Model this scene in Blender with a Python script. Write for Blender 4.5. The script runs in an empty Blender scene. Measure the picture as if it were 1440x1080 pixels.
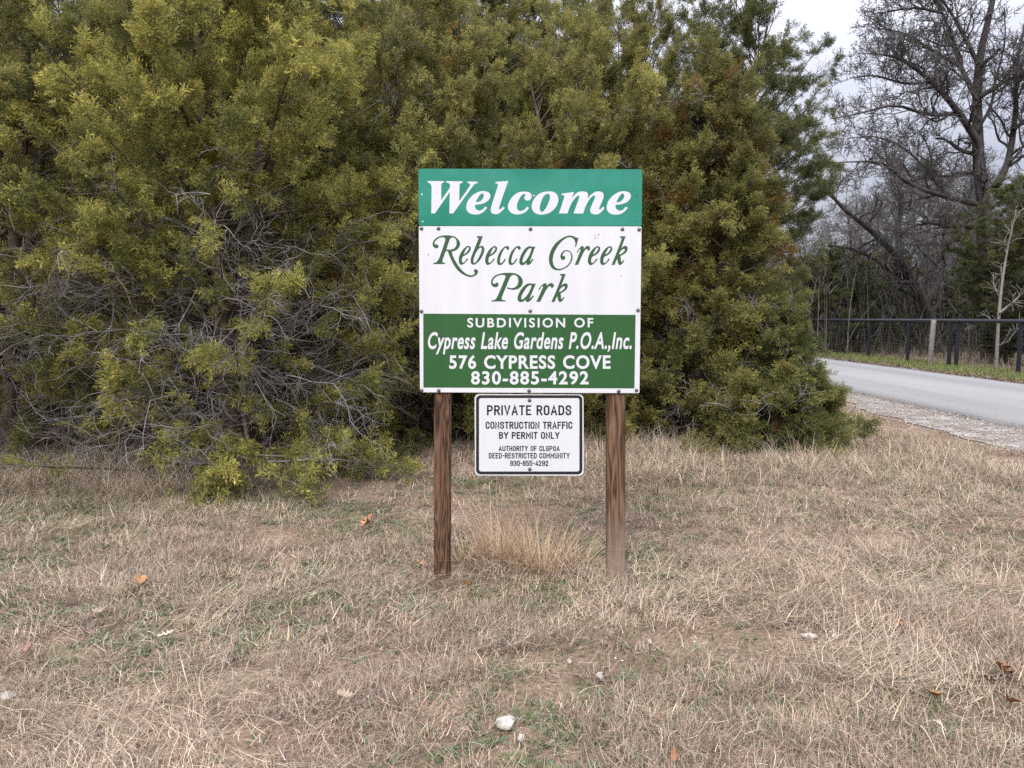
import bpy, math, random
import numpy as np
from mathutils import Vector

# ------------------------------------------------------------------ camera, sky, sun, exposure
S = bpy.context.scene
COL = S.collection
F, PITCH, EYE = 1040.0, math.radians(5.1), 1.45

cam_d = bpy.data.cameras.new("camera")
cam_d.sensor_width = 36.0
cam_d.lens = F / 1440.0 * 36.0
cam_d.clip_start, cam_d.clip_end = 0.05, 2000.0
cam = bpy.data.objects.new("camera", cam_d)
cam.location = (0, 0, EYE)
cam.rotation_euler = (math.radians(90) - PITCH, 0, 0)
COL.objects.link(cam)
S.camera = cam

SUN_EL, SUN_AZ = math.radians(48), math.radians(200)      # azimuth clockwise from +Y: behind the camera, a little left
world = bpy.data.worlds.new("World")
S.world = world
world.use_nodes = True
wt = world.node_tree
wt.nodes.clear()
def wn(t, **k):
    n = wt.nodes.new(t)
    for a, b in k.items(): setattr(n, a, b)
    return n
w_out, w_bg = wn('ShaderNodeOutputWorld'), wn('ShaderNodeBackground')
w_sky = wn('ShaderNodeTexSky', sky_type='NISHITA', sun_disc=False, sun_elevation=SUN_EL, sun_rotation=SUN_AZ)
w_sky.dust_density, w_sky.air_density = 4.0, 1.0
w_tc = wn('ShaderNodeTexCoord')
w_sep = wn('ShaderNodeSeparateXYZ')
w_map = wn('ShaderNodeMapping'); w_map.inputs['Scale'].default_value = (1.0, 1.0, 2.6)
w_noise = wn('ShaderNodeTexNoise'); w_noise.inputs['Scale'].default_value = 2.6
w_noise.inputs['Detail'].default_value = 5.0; w_noise.inputs['Roughness'].default_value = 0.5
w_rng = wn('ShaderNodeMapRange'); w_rng.inputs['From Min'].default_value = 0.3; w_rng.inputs['From Max'].default_value = 0.7
w_rng.inputs['To Min'].default_value = 0.0; w_rng.inputs['To Max'].default_value = 1.0
w_cloud = wn('ShaderNodeMix', data_type='RGBA')
w_cloud.inputs['A'].default_value = (6.6, 6.85, 8.2, 1)      # grey underside of the overcast
w_cloud.inputs['B'].default_value = (8.7, 8.85, 9.7, 1)       # thin bright cloud
# overcast skies are brighter overhead than at the horizon
w_max = wn('ShaderNodeMath', operation='MAXIMUM'); w_max.inputs[1].default_value = 0.0
w_pow = wn('ShaderNodeMath', operation='POWER'); w_pow.inputs[1].default_value = 1.6
w_el = wn('ShaderNodeMath', operation='MULTIPLY_ADD'); w_el.inputs[1].default_value = 2.55; w_el.inputs[2].default_value = 0.28
w_mul = wn('ShaderNodeVectorMath', operation='SCALE')
w_mix = wn('ShaderNodeMix', data_type='RGBA'); w_mix.inputs['Factor'].default_value = 0.9
L = wt.links.new
L(w_tc.outputs['Generated'], w_map.inputs['Vector']); L(w_map.outputs[0], w_noise.inputs['Vector'])
L(w_noise.outputs['Fac'], w_rng.inputs['Value']); L(w_rng.outputs[0], w_cloud.inputs['Factor'])
L(w_tc.outputs['Generated'], w_sep.inputs[0]); L(w_sep.outputs['Z'], w_max.inputs[0]); L(w_max.outputs[0], w_pow.inputs[0]); L(w_pow.outputs[0], w_el.inputs[0])
L(w_cloud.outputs['Result'], w_mul.inputs[0]); L(w_el.outputs[0], w_mul.inputs['Scale'])
L(w_sky.outputs[0], w_mix.inputs['A']); L(w_mul.outputs[0], w_mix.inputs['B'])
L(w_mix.outputs['Result'], w_bg.inputs['Color'])
w_bg.inputs['Strength'].default_value = 0.1
L(w_bg.outputs[0], w_out.inputs['Surface'])

sun_d = bpy.data.lights.new("sun", 'SUN')
sun_d.energy, sun_d.angle, sun_d.color = 1.5, math.radians(25), (1.0, 0.96, 0.9)
sun = bpy.data.objects.new("sun", sun_d)
sdir = Vector((math.sin(SUN_AZ) * math.cos(SUN_EL), math.cos(SUN_AZ) * math.cos(SUN_EL), math.sin(SUN_EL)))
sun.rotation_euler = (-sdir).to_track_quat('-Z', 'Y').to_euler()
COL.objects.link(sun)

S.view_settings.view_transform = 'Standard'
S.view_settings.look = 'None'
S.view_settings.exposure = 1.0
S.view_settings.gamma = 1.0
S.render.engine = 'CYCLES'
S.cycles.max_bounces = 6
S.cycles.diffuse_bounces = 4
S.cycles.glossy_bounces = 2
S.cycles.transmission_bounces = 2
S.cycles.use_denoising = False

# ------------------------------------------------------------------ photo pixels (1440x1080) to points of the place
SP, CP = math.sin(PITCH), math.cos(PITCH)
def ray(px, py):
    dx, dy = (px - 720.0) / F, (540.0 - py) / F
    return Vector((dx, CP + dy * SP, -SP + dy * CP))
def at_Y(px, py, Y):
    r = ray(px, py)
    return Vector((0, 0, EYE)) + r * (Y / r.y)
def at_ground(px, py):
    r = ray(px, py)
    return Vector((0, 0, EYE)) + r * (-EYE / r.z)

# ------------------------------------------------------------------ helpers
def tag(o, label=None, cat=None, group=None, kind=None):
    if label: o['label'] = label
    if cat: o['category'] = cat
    if group: o['group'] = group
    if kind: o['kind'] = kind
    return o
def empty(name, loc, rz=0.0):
    o = bpy.data.objects.new(name, None)
    o.empty_display_size = 0.1
    o.location = loc
    o.rotation_euler = (0, 0, rz)
    COL.objects.link(o)
    return o
def link_mesh(name, me, mat=None, parent=None, loc=None):
    me.name = name
    o = bpy.data.objects.new(name, me)
    if mat is not None and not me.materials: me.materials.append(mat)
    COL.objects.link(o)
    if parent is not None: o.parent = parent
    if loc is not None: o.location = loc
    return o
def np_mesh(verts, faces=None, tris=None, quads=None, col=None, smooth=False):
    """mesh from numpy arrays (tris and/or quads); col = per-vertex rgb in attribute 'col'."""
    me = bpy.data.meshes.new("m")
    verts = np.asarray(verts, np.float32)
    if faces is not None:
        me.from_pydata([tuple(v) for v in verts.tolist()], [], faces)
    else:
        parts, starts, n0 = [], [], 0
        for arr, k in ((tris, 3), (quads, 4)):
            if arr is None or len(arr) == 0: continue
            a = np.asarray(arr, np.int32)
            parts.append(a.ravel()); starts.append(n0 + np.arange(len(a), dtype=np.int32) * k); n0 += a.size
        li = np.concatenate(parts); st = np.concatenate(starts)
        me.vertices.add(len(verts)); me.vertices.foreach_set('co', verts.ravel())
        me.loops.add(len(li)); me.loops.foreach_set('vertex_index', li)
        me.polygons.add(len(st)); me.polygons.foreach_set('loop_start', st)
        me.update(calc_edges=True)
        me.validate()
    if col is not None:
        a = me.attributes.new('col', 'FLOAT_COLOR', 'POINT')
        c = np.ones((len(verts), 4), np.float32); c[:, :3] = col
        a.data.foreach_set('color', c.ravel())
    if smooth:
        me.polygons.foreach_set('use_smooth', np.ones(len(me.polygons), bool))
    return me
def unit(v):
    v = np.asarray(v, float)
    return v / np.maximum(np.linalg.norm(v, axis=-1, keepdims=True), 1e-9)

class Tubes:
    """collects tapered tubes as one mesh"""
    def __init__(self): self.v, self.q, self.n = [], [], 0
    def add(self, pts, rad, sides=5):
        pts = np.asarray(pts, float); k = len(pts)
        rad = np.broadcast_to(np.asarray(rad, float), (k,))
        t = unit(np.gradient(pts, axis=0))
        ref = np.array([0, 0, 1.0]) if abs(t[:, 2]).mean() < 0.9 else np.array([1.0, 0, 0])
        a = unit(np.cross(t, ref)); b = np.cross(t, a)
        ang = np.arange(sides) * 2 * math.pi / sides
        ring = pts[:, None, :] + rad[:, None, None] * (np.cos(ang)[None, :, None] * a[:, None, :] + np.sin(ang)[None, :, None] * b[:, None, :])
        self.v.append(ring.reshape(-1, 3))
        i = np.arange(k - 1)[:, None] * sides; j = np.arange(sides)[None, :]; j2 = (j + 1) % sides
        q = np.stack([i + j, i + j2, i + sides + j2, i + sides + j], -1).reshape(-1, 4) + self.n
        self.q.append(q)
        caps = [np.array([[self.n + (k - 1) * sides + c for c in (0, 1, 2, 2)]])] if False else []
        self.n += k * sides
    def mesh(self, smooth=True):
        return np_mesh(np.concatenate(self.v), quads=np.concatenate(self.q), smooth=smooth)

class Boxes:
    """collects bevel-less solid boxes / prisms as one mesh"""
    def __init__(self): self.v, self.f = [], []
    def box(self, x0, x1, y0, y1, z0, z1):
        n = len(self.v)
        self.v += [(x0, y0, z0), (x1, y0, z0), (x1, y1, z0), (x0, y1, z0), (x0, y0, z1), (x1, y0, z1), (x1, y1, z1), (x0, y1, z1)]
        self.f += [tuple(n + i for i in q) for q in ((0, 3, 2, 1), (4, 5, 6, 7), (0, 1, 5, 4), (1, 2, 6, 5), (2, 3, 7, 6), (3, 0, 4, 7))]
    def prism(self, front, back):
        n, k = len(self.v), len(front)
        self.v += [tuple(p) for p in front] + [tuple(p) for p in back]
        self.f.append(tuple(range(n, n + k))); self.f.append(tuple(range(n + 2 * k - 1, n + k - 1, -1)))
        for i in range(k):
            j = (i + 1) % k
            self.f.append((n + j, n + i, n + k + i, n + k + j))
    def mesh(self): 
        me = np_mesh(self.v, faces=self.f); return me

# value noise
def vnoise(x, y, seed=0, scale=1.0):
    x = np.asarray(x, float) * scale; y = np.asarray(y, float) * scale
    xi, yi = np.floor(x).astype(np.int64), np.floor(y).astype(np.int64)
    fx, fy = x - xi, y - yi
    fx, fy = fx * fx * (3 - 2 * fx), fy * fy * (3 - 2 * fy)
    def h(a, b):
        n = (a * 374761393 + b * 668265263 + seed * 1442695041) & 0x7fffffff
        n = ((n ^ (n >> 13)) * 1274126177) & 0x7fffffff
        n = n ^ (n >> 16)
        return (n % 100003) / 100003.0
    return (h(xi, yi) * (1 - fx) + h(xi + 1, yi) * fx) * (1 - fy) + (h(xi, yi + 1) * (1 - fx) + h(xi + 1, yi + 1) * fx) * fy
def fbm(x, y, seed=0, scale=1.0, oct=3):
    s, a, t = 0, 1.0, 0
    for o in range(oct):
        s = s + a * vnoise(x, y, seed + 17 * o, scale * 2 ** o); t += a; a *= 0.5
    return s / t
def sstep(a, b, x):
    t = np.clip((np.asarray(x, float) - a) / (b - a), 0, 1)
    return t * t * (3 - 2 * t)

# ------------------------------------------------------------------ materials
def new_mat(name):
    m = bpy.data.materials.new(name); m.use_nodes = True
    nt = m.node_tree
    return m, nt, nt.nodes['Principled BSDF']
def node(nt, t, **k):
    n = nt.nodes.new(t)
    for a, b in k.items(): setattr(n, a, b)
    return n
def ramp(nt, stops):
    r = node(nt, 'ShaderNodeValToRGB')
    e = r.color_ramp.elements
    e[0].position, e[0].color = stops[0][0], (*stops[0][1], 1)
    e[1].position, e[1].color = stops[-1][0], (*stops[-1][1], 1)
    for p, c in stops[1:-1]:
        x = e.new(p); x.color = (*c, 1)
    return r
def plain(name, col, rough=0.6, metal=0.0, spec=0.4, vary=0.12, scale=8.0, bump=0.0, coords='Object'):
    m, nt, b = new_mat(name)
    tc = node(nt, 'ShaderNodeTexCoord')
    no = node(nt, 'ShaderNodeTexNoise'); no.inputs['Scale'].default_value = scale; no.inputs['Detail'].default_value = 6
    nt.links.new(tc.outputs[coords], no.inputs['Vector'])
    lo = tuple(c * (1 - vary) for c in col); hi = tuple(min(1, c * (1 + vary)) for c in col)
    r = ramp(nt, [(0.3, lo), (0.7, hi)])
    nt.links.new(no.outputs['Fac'], r.inputs[0]); nt.links.new(r.outputs[0], b.inputs['Base Color'])
    b.inputs['Roughness'].default_value = rough; b.inputs['Metallic'].default_value = metal
    b.inputs['Specular IOR Level'].default_value = spec
    if bump:
        bp = node(nt, 'ShaderNodeBump'); bp.inputs['Strength'].default_value = bump; bp.inputs['Distance'].default_value = 0.01
        nt.links.new(no.outputs['Fac'], bp.inputs['Height']); nt.links.new(bp.outputs[0], b.inputs['Normal'])
    return m
def attr_mat(name, rough=0.75, spec=0.2, transl=0.0, use_obj=False):
    """colour straight from the 'col' attribute (leaf, blade and twig colours differ piece by piece)"""
    m, nt, b = new_mat(name)
    a = node(nt, 'ShaderNodeAttribute', attribute_name='col')
    src = a.outputs['Color']
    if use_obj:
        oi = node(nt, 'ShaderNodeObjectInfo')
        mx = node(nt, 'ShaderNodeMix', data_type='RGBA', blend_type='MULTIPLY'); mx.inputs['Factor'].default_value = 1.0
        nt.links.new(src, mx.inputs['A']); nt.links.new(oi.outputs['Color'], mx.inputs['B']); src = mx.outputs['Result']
    nt.links.new(src, b.inputs['Base Color'])
    b.inputs['Roughness'].default_value = rough; b.inputs['Specular IOR Level'].default_value = spec
    if transl:
        tr = node(nt, 'ShaderNodeBsdfTranslucent'); nt.links.new(src, tr.inputs['Color'])
        ms = node(nt, 'ShaderNodeMixShader'); ms.inputs[0].default_value = transl
        nt.links.new(b.outputs[0], ms.inputs[1]); nt.links.new(tr.outputs[0], ms.inputs[2])
        nt.links.new(ms.outputs[0], nt.nodes['Material Output'].inputs['Surface'])
    return m

M = {}
M['foliage'] = attr_mat('juniper_foliage', 0.65, 0.25, 0.34, True)
M['grass'] = attr_mat('grass_blades', 0.7, 0.2, 0.15)
M['bark'] = plain('juniper_bark', (0.10, 0.075, 0.058), 0.9, vary=0.5, scale=14, bump=0.6)
M['deadwood'] = plain('dead_twig_wood', (0.20, 0.182, 0.175), 0.85, vary=0.5, scale=5)
M['oak_bark'] = plain('oak_bark', (0.045, 0.040, 0.037), 0.95, vary=0.4, scale=4, bump=0.5)
M['grey_bark'] = plain('grey_bark', (0.115, 0.105, 0.10), 0.95, vary=0.35, scale=3)
M['oak_twig'] = plain('oak_twig', (0.085, 0.077, 0.073), 0.95, vary=0.3, scale=3)
M['snag'] = plain('bleached_wood', (0.17, 0.155, 0.14), 0.9, vary=0.35, scale=5, bump=0.4)
M['fence'] = plain('fence_paint', (0.008, 0.010, 0.017), 0.42, spec=0.45, vary=0.2, scale=3)
M['wire'] = plain('fence_wire', (0.06, 0.06, 0.063), 0.5, metal=0.5)
M['bolt'] = plain('bolt_metal', (0.15, 0.15, 0.155), 0.5, metal=0.85, vary=0.3, scale=60)
M['lime'] = plain('limestone', (0.40, 0.365, 0.32), 0.9, vary=0.4, scale=25, bump=0.5)
M['pebbles'] = attr_mat('pebble_stone', 0.9, 0.2)
M['oldpost'] = plain('weathered_post', (0.15, 0.132, 0.115), 0.9, vary=0.3, scale=9, bump=0.4)

# ------------------------------------------------------------------ terrain
def ground_h(x, y):
    x = np.asarray(x, float); y = np.asarray(y, float)
    near = 1 - sstep(4.2, 5.4, x)
    h = (fbm(x, y, 5, 0.7, 3) - 0.5) * 0.10 * near
    h = h + (fbm(x, y, 9, 3.5, 2) - 0.5) * 0.035 * near
    h = h - 0.055 * np.exp(-(((x - 0.95) / 0.6) ** 2 + ((y - 3.8) / 0.8) ** 2))
    return h
def ground_mesh():
    # one sheet: fine in front of the camera, coarse out to the horizon
    xs = np.concatenate([[-400, -160, -70, -30, -16, -10], np.arange(-7, 5.6, 0.09), [6, 7, 9, 11, 14, 20, 35, 80, 180, 400]])
    ys = np.concatenate([[-200, -60, -15, -4, -1, 0.5], np.arange(1.4, 11, 0.09), [12, 14, 17, 22, 30, 45, 80, 160, 400, 700]])
    X, Y = np.meshgrid(xs, ys)
    Z = ground_h(X, Y)
    v = np.stack([X, Y, Z], -1).reshape(-1, 3)
    nx, ny = len(xs), len(ys)
    i = np.arange(ny - 1)[:, None] * nx + np.arange(nx - 1)[None, :]
    q = np.stack([i, i + 1, i + nx + 1, i + nx], -1).reshape(-1, 4)
    return np_mesh(v, quads=q, smooth=True)
def ground_mat():
    m, nt, b = new_mat('ground_soil')
    tc = node(nt, 'ShaderNodeTexCoord')
    n1 = node(nt, 'ShaderNodeTexNoise'); n1.inputs['Scale'].default_value = 1.3; n1.inputs['Detail'].default_value = 8
    n2 = node(nt, 'ShaderNodeTexNoise'); n2.inputs['Scale'].default_value = 55; n2.inputs['Detail'].default_value = 6
    n3 = node(nt, 'ShaderNodeTexNoise'); n3.inputs['Scale'].default_value = 2.1; n3.inputs['Detail'].default_value = 5
    for n in (n1, n2, n3): nt.links.new(tc.outputs['Object'], n.inputs['Vector'])
    r1 = ramp(nt, [(0.3, (0.115, 0.080, 0.058)), (0.55, (0.205, 0.148, 0.110)), (0.75, (0.265, 0.205, 0.158))])
    r2 = ramp(nt, [(0.32, (0.5, 0.5, 0.5)), (0.68, (1.25, 1.2, 1.15))])
    nt.links.new(n1.outputs['Fac'], r1.inputs[0]); nt.links.new(n2.outputs['Fac'], r2.inputs[0])
    mx = node(nt, 'ShaderNodeMix', data_type='RGBA', blend_type='MULTIPLY'); mx.inputs['Factor'].default_value = 1
    nt.links.new(r1.outputs[0], mx.inputs['A']); nt.links.new(r2.outputs[0], mx.inputs['B'])
    r3 = ramp(nt, [(0.52, (0, 0, 0)), (0.68, (0.55, 0.55, 0.55))])
    nt.links.new(n3.outputs['Fac'], r3.inputs[0])
    mx2 = node(nt, 'ShaderNodeMix', data_type='RGBA'); mx2.inputs['B'].default_value = (0.12, 0.125, 0.06, 1)
    nt.links.new(r3.outputs[0], mx2.inputs['Factor']); nt.links.new(mx.outputs['Result'], mx2.inputs['A'])
    nt.links.new(mx2.outputs['Result'], b.inputs['Base Color'])
    b.inputs['Roughness'].default_value = 0.95; b.inputs['Specular IOR Level'].default_value = 0.1
    bp = node(nt, 'ShaderNodeBump'); bp.inputs['Strength'].default_value = 0.7; bp.inputs['Distance'].default_value = 0.012
    nt.links.new(n2.outputs['Fac'], bp.inputs['Height']); nt.links.new(bp.outputs[0], b.inputs['Normal'])
    return m
tag(link_mesh('ground', ground_mesh(), ground_mat()), kind='structure')

# road, gravel shoulder, verge: strips running away along +Y
def strip(x0f, x1f, ys, z, nx=6, crown=0.0, seed=1):
    ys = np.asarray(ys, float)
    t = np.linspace(0, 1, nx)
    x0 = np.array([x0f(y) for y in ys]); x1 = np.array([x1f(y) for y in ys])
    X = x0[:, None] * (1 - t) + x1[:, None] * t
    Y = np.repeat(ys[:, None], nx, 1)
    Z = z + crown * 4 * t * (1 - t) + 0 * X
    v = np.stack([X, Y, Z], -1).reshape(-1, 3)
    i = np.arange(len(ys) - 1)[:, None] * nx + np.arange(nx - 1)[None, :]
    return np_mesh(v, quads=np.stack([i, i + 1, i + nx + 1, i + nx], -1).reshape(-1, 4), smooth=True)
YS = np.concatenate([np.arange(-6, 34, 0.22), np.arange(34, 90, 1.5)])
def edge_noise(y, seed, amp): return float((fbm(np.array([y]), np.array([0.5]), seed, 1.6, 4)[0] - 0.5) * 2 * amp)
road_l = lambda y: 6.62 + edge_noise(y, 3, 0.07)
road_r = lambda y: 10.72 + edge_noise(y, 7, 0.10)
sh_l = lambda y: 5.35 + max(0, min(1, (y - 8) / 6)) * 0.45 + edge_noise(y, 11, 0.28)
verge_r = lambda y: 13.4
def asphalt():
    m, nt, b = new_mat('road_chipseal')
    tc = node(nt, 'ShaderNodeTexCoord')
    n1 = node(nt, 'ShaderNodeTexNoise'); n1.inputs['Scale'].default_value = 90; n1.inputs['Detail'].default_value = 4
    n2 = node(nt, 'ShaderNodeTexNoise'); n2.inputs['Scale'].default_value = 0.5; n2.inputs['Detail'].default_value = 6
    mp = node(nt, 'ShaderNodeMapping'); mp.inputs['Scale'].default_value = (1.6, 0.10, 1)
    nt.links.new(tc.outputs['Object'], n1.inputs['Vector']); nt.links.new(tc.outputs['Object'], mp.inputs[0]); nt.links.new(mp.outputs[0], n2.inputs['Vector'])
    r1 = ramp(nt, [(0.3, (0.135, 0.132, 0.128)), (0.7, (0.275, 0.268, 0.26))])
    r2 = ramp(nt, [(0.3, (0.72, 0.72, 0.72)), (0.7, (1.12, 1.12, 1.12))])
    nt.links.new(n1.outputs['Fac'], r1.inputs[0]); nt.links.new(n2.outputs['Fac'], r2.inputs[0])
    mx = node(nt, 'ShaderNodeMix', data_type='RGBA', blend_type='MULTIPLY'); mx.inputs['Factor'].default_value = 1
    nt.links.new(r1.outputs[0], mx.inputs['A']); nt.links.new(r2.outputs[0], mx.inputs['B'])
    nt.links.new(mx.outputs['Result'], b.inputs['Base Color']); b.inputs['Roughness'].default_value = 0.9
    bp = node(nt, 'ShaderNodeBump'); bp.inputs['Strength'].default_value = 0.5; bp.inputs['Distance'].default_value = 0.006
    nt.links.new(n1.outputs['Fac'], bp.inputs['Height']); nt.links.new(bp.outputs[0], b.inputs['Normal'])
    return m
def gravel_mat():
    m, nt, b = new_mat('gravel_shoulder')
    tc = node(nt, 'ShaderNodeTexCoord')
    vo = node(nt, 'ShaderNodeTexVoronoi'); vo.inputs['Scale'].default_value = 38
    n2 = node(nt, 'ShaderNodeTexNoise'); n2.inputs['Scale'].default_value = 2.6; n2.inputs['Detail'].default_value = 8; n2.inputs['Roughness'].default_value = 0.7
    nt.links.new(tc.outputs['Object'], vo.inputs['Vector']); nt.links.new(tc.outputs['Object'], n2.inputs['Vector'])
    r1 = ramp(nt, [(0.0, (0.11, 0.10, 0.09)), (0.5, (0.26, 0.245, 0.225)), (1.0, (0.44, 0.42, 0.395))])
    nt.links.new(vo.outputs['Color'], r1.inputs[0])
    r2 = ramp(nt, [(0.38, (0, 0, 0)), (0.55, (1, 1, 1))]); nt.links.new(n2.outputs['Fac'], r2.inputs[0])
    mx = node(nt, 'ShaderNodeMix', data_type='RGBA'); mx.inputs['B'].default_value = (0.165, 0.13, 0.105, 1)
    nt.links.new(r2.outputs[0], mx.inputs['Factor']); nt.links.new(r1.outputs[0], mx.inputs['A'])
    nt.links.new(mx.outputs['Result'], b.inputs['Base Color']); b.inputs['Roughness'].default_value = 0.95
    bp = node(nt, 'ShaderNodeBump'); bp.inputs['Strength'].default_value = 0.9; bp.inputs['Distance'].default_value = 0.015
    nt.links.new(vo.outputs['Distance'], bp.inputs['Height']); nt.links.new(bp.outputs[0], b.inputs['Normal'])
    return m
tag(link_mesh('gravel_shoulder', strip(sh_l, lambda y: 7.0, YS, 0.010), gravel_mat()), kind='structure')
# the road slab has a real edge a few centimetres high
def road_mesh():
    top = strip(road_l, road_r, YS, 0.075, 8, 0.04)
    n = len(top.vertices); co = np.zeros(n * 3, np.float32); top.vertices.foreach_get('co', co); co = co.reshape(-1, 8, 3)
    l0, r0 = co[:, 0].copy(), co[:, 7].copy()
    l0[:, 2] = -0.02; r0[:, 2] = -0.02; l0[:, 0] -= 0.02; r0[:, 0] += 0.02
    g = np.concatenate([l0[:, None], co, r0[:, None]], 1); k = 10
    i = np.arange(len(YS) - 1)[:, None] * k + np.arange(k - 1)[None, :]
    bpy.data.meshes.remove(top)
    return np_mesh(g.reshape(-1, 3), quads=np.stack([i, i + 1, i + k + 1, i + k], -1).reshape(-1, 4))
tag(link_mesh('road', road_mesh(), asphalt()), kind='structure')
tag(link_mesh('verge', strip(lambda y: 10.6, verge_r, YS, 0.012), plain('verge_soil', (0.13, 0.10, 0.06), 0.95, vary=0.4, scale=6)), kind='structure')

# ------------------------------------------------------------------ grass and other ground cover (stuff)
def blades(P, az, length, lean, curl, width, col, segs=3, drift=None):
    """ribbon blades as arrays: base points P (n,3), azimuth, length, lean from vertical (rad), extra bend per blade, width, colour (n,3)"""
    n = len(P)
    rows, pos = [], P.copy()
    th = lean.copy()
    for s in range(segs + 1):
        w = width * (1 - 0.85 * s / segs) * 0.5
        a_ = az if drift is None else az + drift * s / segs
        d = np.stack([np.cos(a_), np.sin(a_), 0 * a_], -1)
        side = np.stack([-np.sin(a_), np.cos(a_), 0 * a_], -1)
        rows.append(np.stack([pos - side * w[:, None], pos + side * w[:, None]], 1))
        st = length / segs
        pos = pos + (d * np.sin(th)[:, None] + np.array([0, 0, 1.0]) * np.cos(th)[:, None]) * st[:, None]
        th = th + curl / segs
    v = np.concatenate(rows, 1)                     # n, 2*(segs+1), 3
    k = 2 * (segs + 1)
    base = (np.arange(n) * k)[:, None]
    q = np.concatenate([base + np.array([[2 * s, 2 * s + 1, 2 * s + 3, 2 * s + 2]]) for s in range(segs)], 0)
    c = np.repeat(col[:, None, :], k, 1)
    return v.reshape(-1, 3), q, c.reshape(-1, 3)
def join(parts):
    vs, qs, cs, n = [], [], [], 0
    for v, q, c in parts:
        vs.append(v); qs.append(q + n); cs.append(c); n += len(v)
    return np.concatenate(vs), np.concatenate(qs), np.concatenate(cs)
rng = np.random.default_rng(11)
STRAW = np.array([[0.42, 0.325, 0.215], [0.35, 0.262, 0.175], [0.52, 0.43, 0.315], [0.26, 0.198, 0.145], [0.33, 0.285, 0.23]])
THATCH = np.array([[0.225, 0.155, 0.115], [0.29, 0.212, 0.160], [0.15, 0.103, 0.076], [0.37, 0.295, 0.23], [0.20, 0.160, 0.128]])
GREEN = np.array([[0.10, 0.125, 0.05], [0.14, 0.155, 0.07], [0.085, 0.105, 0.05]])
WEED = np.array([[0.125, 0.155, 0.095], [0.175, 0.20, 0.145], [0.085, 0.125, 0.055], [0.11, 0.15, 0.05]])
def pick(pal, n, jit=0.24):
    c = pal[rng.integers(0, len(pal), n)]
    return c * (1.12 if pal is STRAW or pal is THATCH else 1.0) * (1 + rng.normal(0, jit, (n, 1))).clip(0.5, 1.7)
def scatter(n, y0, y1, margin=1.12, power=1.0):
    """points over the wedge of ground in view"""
    u = rng.random(n)
    y = np.sqrt(y0 * y0 + u * (y1 * y1 - y0 * y0))
    x = (rng.random(n) * 2 - 1) * (y * 0.72 * margin + 0.6)
    return x, y
def bare(x, y):
    """how bare the ground is, 0..1"""
    spots = [(1.32, 3.25, 0.30, 0.16, 1.0), (0.58, 3.86, 0.16, 0.13, 0.85), (0.72, 3.12, 0.62, 0.30, 1.7), (0.15, 3.05, 0.5, 0.2, 1.0), (0.30, 2.72, 0.45, 0.16, 0.9), (1.45, 2.66, 0.55, 0.16, 1.0), (-0.75, 2.5, 0.35, 0.14, 0.8), (0.35, 5.3, 0.9, 0.3, 0.8), (1.15, 3.55, 0.5, 0.16, 0.9), (-1.3, 3.3, 0.4, 0.15, 0.6), (2.6, 4.6, 0.7, 0.2, 0.5)]
    wx, wy = x + (fbm(x, y, 13, 5, 2) - 0.5) * 0.35, y + (fbm(x, y, 14, 5, 2) - 0.5) * 0.3
    b = 0 * x
    for sx, sy, rx, ry, a in spots:
        b = np.maximum(b, np.minimum(0.97, a * np.exp(-(((wx - sx) / rx) ** 2 + ((wy - sy) / ry) ** 2))))
    nz = sstep(0.56, 0.74, fbm(x, y, 21, 2.2, 3))
    return np.clip(b + 0.45 * nz, 0, 1)
def weedy(x, y):
    return np.clip(sstep(0.44, 0.57, fbm(x, y, 61, 1.7, 3)) * np.where(y < 4.6, 0.85, 0.5) + 0.8 * np.exp(-(((x - 0.75) / 0.8) ** 2 + ((y - 2.62) / 0.28) ** 2)), 0, 1)
def road_side(x, y): return 1 - sstep(4.75, 5.45, x + (fbm(x, y, 4, 2, 2) - 0.5) * 0.9)
def zfor(x, y): return ground_h(x, y)

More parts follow.
